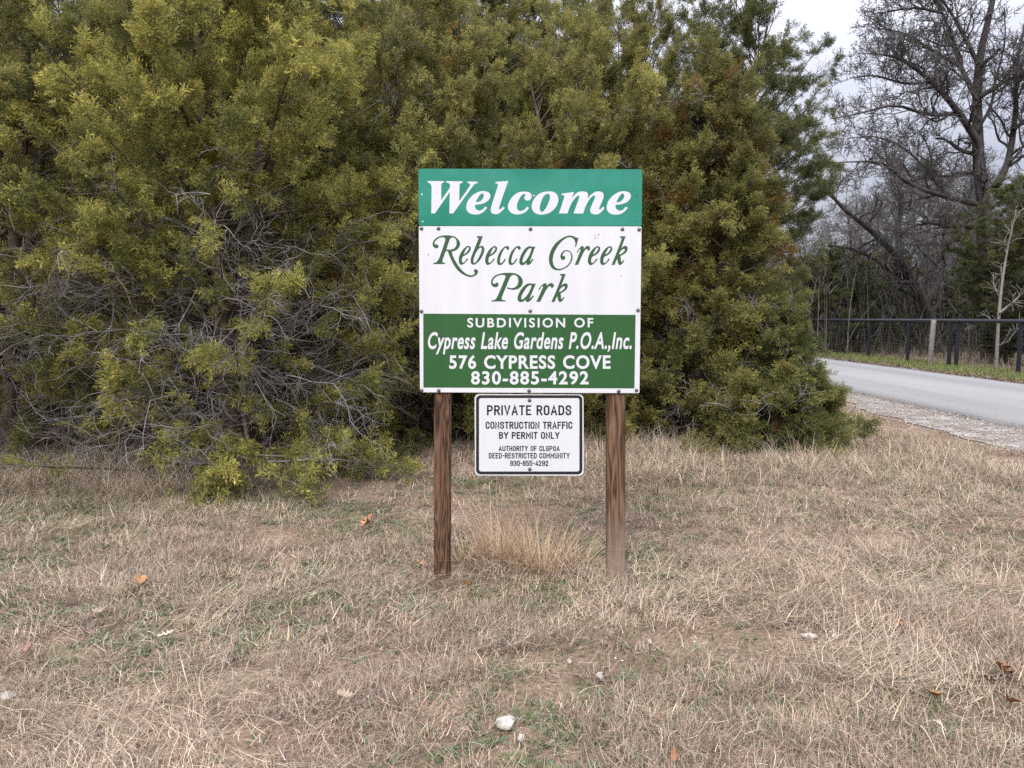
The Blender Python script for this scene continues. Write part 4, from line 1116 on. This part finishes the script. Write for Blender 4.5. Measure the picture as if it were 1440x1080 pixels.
def along(path, t):
    f = t * (len(path) - 1); i = min(int(f), len(path) - 2)
    return path[i] + (path[i + 1] - path[i]) * (f - i), unit(path[i + 1] - path[i])
def juniper(seed, H, R, prof, nbr=80, dens=11, stems=2, bare=None, dead=60, rust_at=None, ry=1.0, psize=0.165, extra=()):
    """prof: list of (height fraction, reach fraction). bare(z_fraction, azimuth) -> probability that a clump is missing"""
    r = np.random.default_rng(seed)
    trunk, twig = Tubes(), Tubes()
    ph, pr = zip(*prof)
    st = []
    for s in range(stems):
        a = s * 6.283 / stems + r.random()
        off = np.array([math.cos(a), math.sin(a), 0]) * (0.10 + 0.12 * r.random()) * (stems > 1)
        path = wander(r, off * 0.4 - np.array([0, 0, 0.1]), off * 0.5 + np.array([0, 0, 1.0]), H * 0.86, 10, 0.07, (0, 0, 0.10))
        trunk.add(path, np.linspace(0.10, 0.012, len(path)) * (H / 6), 8)
        st.append(path)
    pos, dirs, size, tone, rust = [], [], [], [], []
    def clump(c, d, k, tn, spread=0.15):
        k = max(1, int(r.poisson(k)))
        b = r.normal(0, 1, (k, 3)); b = unit(b) * (r.random((k, 1)) ** 0.5) * spread
        pos.append(c + b)
        dirs.append(unit(d * 0.75 + unit(b) * 0.55 + r.normal(0, 0.22, (k, 3)) + np.array([0, 0, 0.40])))
        size.append(psize * (0.7 + 0.65 * r.random(k)))
        tone.append(np.clip(tn + r.normal(0, 0.15, k), 0, 1))
        rs = 0.0
        if rust_at is not None:
            rs = 1.0 if r.random() < rust_at(c) else 0.0
        rust.append(np.clip(rs * (0.55 + 0.45 * r.random(k)), 0, 1))
    def spray(sec, k, tn):
        """feathery plumes set along one side branch, longest near its tip"""
        k = max(2, int(r.poisson(k)))
        dvec = unit(sec[-1] - sec[0])
        T = r.uniform(0.15, 1.0, k) ** 0.8
        f = T * (len(sec) - 1); i0 = np.minimum(f.astype(int), len(sec) - 2)
        base = sec[i0] + (sec[i0 + 1] - sec[i0]) * (f - i0)[:, None] + r.normal(0, 0.022, (k, 3))
        rad_ = unit(r.normal(0, 1, (k, 3)))
        pos.append(base)
        dirs.append(unit(dvec * (0.55 + 0.6 * T[:, None]) + rad_ * 0.70 + np.array([0, 0, 0.08])))
        size.append(psize * (0.65 + 0.7 * r.random(k)) * (1.15 - 0.35 * T))
        tone.append(np.clip(tn + 0.25 * (T - 0.5) + r.normal(0, 0.13, k), 0, 1))
        rs = 1.0 if rust_at is not None and r.random() < rust_at(sec[-1]) else 0.0
        rust.append(np.clip(rs * (0.45 + 0.5 * r.random(k)), 0, 1))
    def dead_twig(p, d, L_, rad, lvl):
        path = wander(r, p, d, L_, 5, 0.28, (0, 0, -0.05))
        twig.add(path, np.linspace(rad, rad * 0.35, len(path)), 4 if lvl == 0 else 3)
        if lvl < 2:
            for t in r.uniform(0.2, 1.0, 6 if lvl == 0 else 4):
                q_, dd = along(path, t)
                dead_twig(q_, unit(dd + r.normal(0, 0.75, 3)), L_ * r.uniform(0.35, 0.6), rad * 0.55, lvl + 1)
    for i in range(nbr):
        u = (i + 0.5) / nbr
        hf = 0.03 + 0.97 * u ** 1.0
        az = i * 2.39996 + r.normal(0, 0.25)
        reach = R * np.interp(hf, ph, pr) * r.uniform(0.72, 1.12)
        tip = np.array([math.cos(az) * reach, math.sin(az) * reach * ry, hf * H + r.normal(0, 0.12)])
        S_ = st[i % stems]
        o, _ = along(S_, float(np.clip(hf * 0.97 - 0.02 - 0.06 * reach / H, 0.03, 0.97)))
        mid = (o + tip) / 2 + np.array([0, 0, -0.10 * reach]) + r.normal(0, 0.05 * reach, 3)
        n = 7
        T = np.linspace(0, 1, n)[:, None]
        path = o * (1 - T) ** 2 + 2 * mid * T * (1 - T) + tip * T * T + r.normal(0, 0.035 * reach, (n, 3)) * np.sin(T * 3.1)
        trunk.add(path, np.linspace(0.006 + 0.009 * reach, 0.003, n), 5)
        tn0 = float(np.clip(r.normal(0.5, 0.22), 0, 1))
        nsec = 5 + int(reach * 5.2)
        pb = bare(hf, az) if bare else 0.0
        for j in range(nsec):
            t = 0.30 + 0.70 * (j + r.random()) / nsec
            p, d = along(path, min(t, 0.999))
            sd = unit(d * 0.75 + r.normal(0, 0.68, 3) + np.array([0, 0, 0.04]))
            L_ = (0.20 + 0.26 * reach * (1.1 - t)) * r.uniform(0.55, 1.35)
            sec = wander(r, p, sd, L_, 4, 0.20, (0, 0, -0.01))
            if r.random() < pb:
                dead_twig(p, sd, L_ * 1.2, 0.0042, 1)
                continue
            trunk.add(sec, np.linspace(0.005, 0.002, len(sec)), 3)
            spray(sec, dens * (0.5 + 1.1 * L_), tn0 + r.normal(0, 0.16))
        if r.random() > pb: spray(path[-3:], dens * 1.0, tn0 + 0.15)
        else: dead_twig(path[-2], unit(tip - mid), 0.4, 0.006, 0)
    for i in range(dead):
        hf = r.uniform(0.09, 0.55) if i % 5 else r.uniform(0.06, 0.95)
        az = r.random() * 6.283
        reach = R * np.interp(hf, ph, pr)
        S_ = st[i % stems]
        o, _ = along(S_, hf * 0.85)
        d = np.array([math.cos(az), math.sin(az) * ry, r.normal(0.05, 0.3)])
        dead_twig(o + d * reach * r.uniform(0.05, 0.6), d, reach * r.uniform(0.25, 0.5), 0.0055, 0)
    for fn in extra: fn(r, trunk, twig, clump, dead_twig)
    crown = foliage_mesh(np.concatenate(pos), np.concatenate(dirs), np.concatenate(size), np.concatenate(tone), np.concatenate(rust), seed + 1)
    return trunk.mesh(), twig.mesh(), crown
def plant_juniper(meshes, x, y, rz, sc, tint, label, name='juniper_tree', group='junipers behind the sign', z=0.0):
    root = empty(name, (x, y, z), rz)
    root.scale = sc if hasattr(sc, '__len__') else (sc, sc, sc)
    tag(root, label, 'juniper tree', group)
    for nm, me, mt in (('trunk', meshes[0], M['bark']), ('dead_twigs', meshes[1], M['deadwood']), ('crown', meshes[2], M['foliage'])):
        if me.users == 0: o = link_mesh(nm, me, mt, root)
        else:
            o = bpy.data.objects.new(nm, me); COL.objects.link(o); o.parent = root
        o.color = (*tint, 1)
    return root

# wide bush-like crown with a tangle of bare grey twigs low down (left of the photo)
def bare_front(hf, az): return float(np.clip(0.95 - abs(hf - 0.28) / 0.24, 0, 0.60)) if hf > 0.14 else 0.80
PROF_WIDE = [(0, 0.80), (0.12, 0.95), (0.35, 1.0), (0.6, 0.86), (0.8, 0.6), (1.0, 0.10)]
PROF_BUSH = [(0, 0.98), (0.15, 1.0), (0.4, 0.86), (0.65, 0.66), (0.85, 0.42), (1.0, 0.08)]
PROF_TALL = [(0, 0.15), (0.15, 0.35), (0.4, 0.9), (0.65, 0.95), (0.85, 0.6), (1.0, 0.12)]
def low_bough(r, trunk, twig, clump, dead_twig):
    """the bough that sags to the ground in front, in the tree's own frame"""
    for (a, b, Ya, Yb, k) in (((335, 640), (470, 712), 6.3, 5.7, 6), ((335, 640), (455, 660), 6.3, 5.9, 6), ((335, 640), (300, 705), 6.4, 5.75, 8), ((330, 640), (255, 665), 6.4, 5.9, 7), ((360, 640), (590, 625), 6.5, 6.5, 9)):
        A, B = np.array(at_Y(*a, Ya)) - JW_AT, np.array(at_Y(*b, Yb)) - JW_AT
        path = wander(r, A, B - A, np.linalg.norm(B - A), 6, 0.10)
        twig.add(path, np.linspace(0.011, 0.005, len(path)), 5)
        for j in range(k):
            p, d = along(path, 0.25 + 0.75 * (j + r.random()) / k)
            if r.random() < 0.35: dead_twig(p, unit(d + r.normal(0, 0.6, 3)), 0.3, 0.005, 1)
            q_ = p + r.normal(0, 0.10, 3) + np.array([0, 0, 0.03])
            q_[2] = max(q_[2], 0.08)
            clump(q_, unit(d + r.normal(0, 0.4, 3) + np.array([0, -0.3, 0.2])), 8, 0.42, 0.08)
    A = np.array(at_Y(345, 470, 6.9)) - JW_AT; B = np.array(at_Y(335, 640, 6.3)) - JW_AT
    trunk.add(wander(r, A, B - A, np.linalg.norm(B - A), 6, 0.06), np.linspace(0.03, 0.014, 7), 6)
JW_AT = np.array([-2.75, 7.35, 0.0])
JW = juniper(1001, 5.6, 2.15, PROF_WIDE, 125, 13, 3, bare_front, 270, extra=(low_bough,))
JL = juniper(1006, 5.7, 2.1, PROF_WIDE, 110, 13, 3, bare_front, 230)
JR = juniper(1007, 4.5, 1.30, [(0, 1.05), (0.12, 1.10), (0.24, 0.88), (0.33, 0.62), (0.55, 0.62), (0.8, 0.5), (1, 0.1)], 150, 13, 2, lambda hf, az: 0.16, 170, rust_at=lambda c: 0.09 if 0.35 * 4.4 < c[2] < 0.95 * 4.4 else 0.01)
JB = juniper(1002, 4.9, 2.0, PROF_BUSH, 110, 13, 2, lambda hf, az: 0.10, 70, rust_at=lambda c: 0.035 if 0.25 * 4.9 < c[2] < 0.85 * 4.9 else 0.0)
JT = juniper(1003, 7.4, 1.9, PROF_TALL, 110, 14, 1, lambda hf, az: 0.15, 70)
JS = juniper(1008, 1.55, 0.80, [(0, 1.0), (0.2, 1.0), (0.4, 0.66), (0.7, 0.36), (1, 0.06)], 70, 12, 2, lambda hf, az: 0.12, 60, rust_at=lambda c: 0.03, psize=0.15)
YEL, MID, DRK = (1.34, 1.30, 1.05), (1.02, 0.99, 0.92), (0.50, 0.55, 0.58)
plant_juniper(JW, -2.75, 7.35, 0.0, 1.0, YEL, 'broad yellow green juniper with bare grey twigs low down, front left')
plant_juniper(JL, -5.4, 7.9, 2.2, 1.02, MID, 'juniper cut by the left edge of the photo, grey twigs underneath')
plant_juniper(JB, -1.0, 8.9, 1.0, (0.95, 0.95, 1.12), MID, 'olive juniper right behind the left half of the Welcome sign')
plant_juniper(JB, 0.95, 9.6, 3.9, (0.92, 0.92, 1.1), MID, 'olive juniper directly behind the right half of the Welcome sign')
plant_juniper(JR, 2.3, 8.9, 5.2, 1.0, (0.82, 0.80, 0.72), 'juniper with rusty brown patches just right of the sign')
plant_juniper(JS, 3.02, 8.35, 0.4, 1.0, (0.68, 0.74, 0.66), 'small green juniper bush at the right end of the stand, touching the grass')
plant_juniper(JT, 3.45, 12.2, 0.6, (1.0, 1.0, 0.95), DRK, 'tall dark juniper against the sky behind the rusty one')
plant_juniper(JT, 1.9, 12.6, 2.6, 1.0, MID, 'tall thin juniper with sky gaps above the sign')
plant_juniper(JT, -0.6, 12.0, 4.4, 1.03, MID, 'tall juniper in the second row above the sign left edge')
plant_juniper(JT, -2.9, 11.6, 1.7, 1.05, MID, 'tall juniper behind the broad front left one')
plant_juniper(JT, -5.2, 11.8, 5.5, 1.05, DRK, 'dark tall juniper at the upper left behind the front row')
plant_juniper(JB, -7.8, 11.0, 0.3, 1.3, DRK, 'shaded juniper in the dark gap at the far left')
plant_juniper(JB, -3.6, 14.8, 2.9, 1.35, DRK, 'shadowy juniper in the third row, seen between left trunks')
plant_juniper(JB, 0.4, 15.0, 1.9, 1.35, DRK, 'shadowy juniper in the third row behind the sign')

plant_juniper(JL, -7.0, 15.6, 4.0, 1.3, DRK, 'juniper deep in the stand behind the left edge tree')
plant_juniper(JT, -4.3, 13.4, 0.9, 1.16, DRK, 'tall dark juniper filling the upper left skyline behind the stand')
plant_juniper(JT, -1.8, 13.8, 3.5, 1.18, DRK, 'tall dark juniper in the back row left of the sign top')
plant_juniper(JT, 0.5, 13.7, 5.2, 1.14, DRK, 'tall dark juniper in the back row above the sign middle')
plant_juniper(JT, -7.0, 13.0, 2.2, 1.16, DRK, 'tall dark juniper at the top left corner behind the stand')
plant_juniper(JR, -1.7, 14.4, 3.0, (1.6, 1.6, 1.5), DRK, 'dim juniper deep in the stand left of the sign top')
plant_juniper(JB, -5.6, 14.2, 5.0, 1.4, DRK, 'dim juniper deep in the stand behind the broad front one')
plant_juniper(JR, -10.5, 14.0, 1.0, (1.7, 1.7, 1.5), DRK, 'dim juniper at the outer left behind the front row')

# ------------------------------------------------------------------ leafless oaks beyond the fence
class Tree:
    def __init__(self, seed): self.r = np.random.default_rng(seed); self.big, self.fine = Tubes(), Tubes()
    def limb(self, path, r0, r1, lvl, kids, klen, maxl):
        """a limb along a given path, with crooked side branches"""
        n = len(path)
        (self.big if r0 > 0.03 else self.fine).add(path, np.linspace(r0, r1, n), 8 if r0 > 0.1 else (5 if r0 > 0.03 else 3))
        if lvl >= maxl: return
        r = self.r
        for k in range(kids):
            t = (k + r.random()) / kids * (0.80 if lvl == 0 else 0.92) + (0.18 if lvl == 0 else 0.08)
            p, d = along(path, min(t, 0.995))
            self.grow(p, unit(d * 0.75 + unit(r.normal(0, 1, 3)) * 0.85 + np.array([0, 0, 0.12])), klen * (1.15 - 0.6 * t) * r.uniform(0.6, 1.25), max(0.008, (r0 + (r1 - r0) * t) * 0.48), lvl + 1, maxl)
    def grow(self, p, d, L_, rad, lvl, maxl):
        n = 4 if lvl > 2 else 6
        path = wander(self.r, p, d, L_, n, 0.26, (0, 0, 0.05))
        self.limb(path, rad, max(0.007, rad * 0.4), lvl, (8, 8, 7, 5, 4)[min(lvl, 4)] if L_ > 0.25 else 0, L_ * 0.58, maxl)
def limb_px(pts, Y0, dY, n=14):
    """limb laid through photo pixels, its depth running from Y0 to Y0+dY"""
    P = np.array([at_Y(px, py, Y0 + dY * i / (len(pts) - 1)) for i, (px, py) in enumerate(pts)])
    t = np.linspace(0, len(P) - 1, n)
    out = np.stack([np.interp(t, np.arange(len(P)), P[:, k]) for k in range(3)], -1)
    out[1:-1] = (out[:-2] + 2 * out[1:-1] + out[2:]) / 4
    return out
def finish_tree(T_, name, label, cat, base, mat_big, mat_fine, group):
    root = empty(name, base)
    tag(root, label, cat, group)
    o = type('o', (), {'location': Vector(base)})
    a = link_mesh('trunk', rel(T_.big.mesh(), o), mat_big, root)
    b = link_mesh('twigs', rel(T_.fine.mesh(), o), mat_fine, root)
    return root
OY = 26.0
big = Tree(71)
trunk_px = [(1392, 520), (1388, 440), (1383, 340), (1384, 285), (1376, 235), (1375, 190), (1373, 135), (1377, 76), (1390, 30), (1402, -30), (1408, -90)]
big.limb(limb_px(trunk_px, OY, 0.6, 20), 0.29, 0.06, 1, 10, 2.0, 5)
for pts, dy, r0, kids, kl in (
        ([(1376, 288), (1334, 278), (1275, 260), (1251, 232), (1227, 226), (1172, 229)], -2.0, 0.17, 13, 1.9),
        ([(1375, 200), (1346, 153), (1312, 116), (1279, 89), (1251, 76), (1210, 75)], -1.4, 0.20, 13, 1.8),
        ([(1350, 158), (1322, 162), (1294, 160), (1260, 144), (1214, 159), (1168, 167)], -2.2, 0.14, 12, 1.7),
        ([(1374, 140), (1349, 92), (1340, 52), (1324, 18), (1310, -20)], 1.2, 0.16, 11, 1.7),
        ([(1378, 136), (1416, 113), (1445, 102), (1490, 85)], -1.0, 0.16, 10, 1.8),
        ([(1400, 262), (1419, 232), (1425, 183), (1431, 137), (1426, 100), (1440, 40), (1452, -20)], 0.8, 0.22, 13, 1.8),
        ([(1376, 90), (1350, 40), (1330, 5), (1290, -30)], 0.9, 0.13, 9, 1.7),
        ([(1373, 240), (1340, 250), (1310, 245), (1285, 255), (1250, 262)], 1.5, 0.11, 9, 1.4),
        ([(1312, 116), (1270, 118), (1230, 105), (1195, 110)], -0.8, 0.10, 9, 1.4),
        ([(1349, 92), (1310, 70), (1270, 45), (1235, 40)], 1.0, 0.12, 10, 1.5),
        ([(1324, 18), (1290, 10), (1255, 15), (1225, 20)], 0.4, 0.09, 9, 1.4),
        ([(1380, 300), (1350, 320), (1320, 318), (1285, 330), (1240, 322)], -0.8, 0.08, 9, 1.4),
        ([(1334, 278), (1300, 235), (1270, 205), (1230, 190), (1190, 195)], 1.0, 0.09, 10, 1.5),
        ([(1376, 180), (1395, 150), (1400, 110), (1415, 60), (1412, 10)], -0.9, 0.10, 9, 1.4),
        ([(1330, 5), (1300, -30), (1262, -40)], 0.4, 0.08, 8, 1.5),
        ([(1425, 183), (1450, 160), (1490, 150)], 0.6, 0.12, 7, 1.5)):
    big.limb(limb_px(pts, OY, dy, 12), r0 * 0.62, 0.014, 1, kids + 5, kl * 1.0, 5)
p = at_Y(1390, 470, OY)
finish_tree(big, 'oak_tree', 'largest leafless oak with wide spreading crown beyond the fence', 'oak tree', (p.x, OY, 0), M['oak_bark'], M['oak_twig'], 'leafless trees beyond the fence')
lean = Tree(72)
LY = 31.0
lean.limb(limb_px([(1322, 500), (1310, 448), (1287, 400), (1265, 363), (1228, 326), (1200, 305), (1181, 290), (1160, 262)], LY, -1.5, 18), 0.23, 0.035, 1, 18, 2.4, 4)
lean.limb(limb_px([(1287, 400), (1262, 385), (1240, 372), (1205, 350), (1165, 345)], LY, -1.0, 12), 0.15, 0.03, 1, 11, 1.8, 4)
lean.limb(limb_px([(1265, 363), (1262, 320), (1270, 280), (1255, 240), (1240, 200)], LY, 1.2, 12), 0.16, 0.03, 1, 11, 1.8, 4)
lean.limb(limb_px([(1300, 430), (1330, 380), (1325, 330), (1335, 290), (1320, 240)], LY, 1.8, 12), 0.14, 0.03, 1, 11, 1.8, 4)
p = at_Y(1318, 480, LY)
finish_tree(lean, 'oak_tree', 'leafless oak leaning left over the fence, dark curved trunk', 'oak tree', (p.x, LY, 0), M['oak_bark'], M['oak_twig'], 'leafless trees beyond the fence')
def bare_tree(seed, H, r0):
    t = Tree(seed)
    path = wander(t.r, (0, 0, -0.2), (t.r.normal(0, .1), t.r.normal(0, .1), 1), H * 0.8, 12, 0.10, (0, 0, 0.05))
    t.limb(path, r0, 0.03, 0, 15, H * 0.36, 4)
    return t.big.mesh(), t.fine.mesh()
BT = [bare_tree(81, 10.5, 0.17), bare_tree(82, 9.0, 0.13)]
BARE_SPOTS = [(1205, 47, 0, 1.1, 'thin leafless tree low behind the leaning oak, nearest the junipers'), (1235, 42, 1, 1.15, 'grey leafless tree in the far brush left of the leaning oak'),
              (1275, 46, 0, 1.1, 'pale leafless tree in the far brush behind the leaning oak'), (1340, 40, 1, 1.2, 'slim leafless tree between the two dark oaks'),
              (1425, 36, 0, 1.0, 'leafless tree at the right edge behind the big oak'), (1152, 54, 1, 1.2, 'leafless tree half hidden behind the rusty juniper edge'),
              (1365, 50, 0, 1.2, 'farthest leafless tree in the brush behind the big oak'), (1490, 33, 1, 1.25, 'leafless tree reaching in from the right edge'),
              (1215, 52, 0, 1.05, 'pale leafless tree in the farthest brush above the road end'), (1310, 48, 0, 1.0, 'leafless tree in the far brush left of the big oak trunk'), (1258, 39, 1, 1.3, 'bushy leafless tree crossing the leaning oak limbs')]
for k, (px_, Y_, var, sc, lab) in enumerate(BARE_SPOTS):
    r_ = empty('bare_tree', ((px_ - 720) / F * Y_ * 1.0, Y_, 0), k * 1.9)
    r_.scale = (sc, sc, sc)
    tag(r_, lab, 'bare tree', 'leafless trees beyond the fence')
    for nm, me, mt in (('trunk', BT[var][0], M['grey_bark']), ('twigs', BT[var][1], M['grey_bark'])):
        if me.users == 0: link_mesh(nm, me, mt, r_)
        else:
            o = bpy.data.objects.new(nm, me); COL.objects.link(o); o.parent = r_
# dark junipers beyond the fence
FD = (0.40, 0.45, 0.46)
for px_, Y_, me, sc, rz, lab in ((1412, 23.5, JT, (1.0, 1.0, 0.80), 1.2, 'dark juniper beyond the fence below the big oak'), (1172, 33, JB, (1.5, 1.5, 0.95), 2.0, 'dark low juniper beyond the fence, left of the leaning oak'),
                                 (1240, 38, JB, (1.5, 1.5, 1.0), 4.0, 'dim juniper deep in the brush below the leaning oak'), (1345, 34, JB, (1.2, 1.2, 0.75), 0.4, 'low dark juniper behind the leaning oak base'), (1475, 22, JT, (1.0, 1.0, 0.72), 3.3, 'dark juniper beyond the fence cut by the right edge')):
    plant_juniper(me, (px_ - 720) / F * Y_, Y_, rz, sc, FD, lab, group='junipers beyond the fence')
# pale dead snag
sn = Tree(91)
sn.limb(limb_px([(1400, 530), (1404, 450), (1408, 405), (1414, 365), (1421, 330), (1428, 300)], 21.0, 0.3, 12), 0.055, 0.010, 2, 10, 0.9, 4)
sn.limb(limb_px([(1406, 440), (1425, 425), (1445, 405)], 21.0, -0.3, 8), 0.04, 0.012, 2, 5, 0.7, 4)
p = at_Y(1402, 490, 21.0)
finish_tree(sn, 'dead_tree', 'bleached dead snag standing just behind the black fence', 'dead tree', (p.x, 21.0, 0), M['snag'], M['snag'], None)

# far brush that closes the view: bare saplings and thicket nobody could count
def brush():
    r = np.random.default_rng(55)
    n = 9000
    x = r.uniform(6, 60, n); y = r.uniform(27, 75, n)
    h = r.uniform(1.0, 5.5, n) * (0.6 + 0.6 * fbm(x, y, 8, 0.2, 2))
    az = r.random(n) * 6.283
    P = np.stack([x, y, np.zeros(n) - 0.1], -1)
    c = np.array([[0.085, 0.075, 0.068], [0.06, 0.052, 0.047], [0.12, 0.108, 0.10], [0.05, 0.048, 0.035]])
    a = blades(P, az, h, np.abs(r.normal(0.15, 0.2, n)), r.normal(0.2, 0.4, n), 0.03 + 0.03 * r.random(n), c[r.integers(0, 4, n)], 4)
    m = 60000
    x = r.uniform(6, 60, m); y = r.uniform(27, 75, m); z = 4.5 * r.random(m) ** 1.5
    P = np.stack([x, y, z], -1)
    b = blades(P, r.random(m) * 6.283, r.uniform(0.4, 1.3, m), r.uniform(0, 1.7, m), r.normal(0, 0.5, m), 0.018 + 0.02 * r.random(m), c[r.integers(0, 4, m)], 3)
    k = 30000
    x = r.uniform(13.5, 40, k); y = r.uniform(12, 60, k)
    P = np.stack([x, y, np.zeros(k)], -1)
    d = blades(P, r.random(k) * 6.283, r.uniform(0.15, 0.6, k), r.uniform(0, 1.3, k), r.normal(0, 0.5, k), 0.012 + 0.015 * r.random(k), np.array([[0.20, 0.15, 0.10], [0.15, 0.12, 0.09], [0.12, 0.12, 0.06]])[r.integers(0, 3, k)], 2)
    return join([a, b, d])
v, q, c = brush()
tag(link_mesh('thicket', np_mesh(v, quads=q, col=c), M['grass']), kind='stuff')
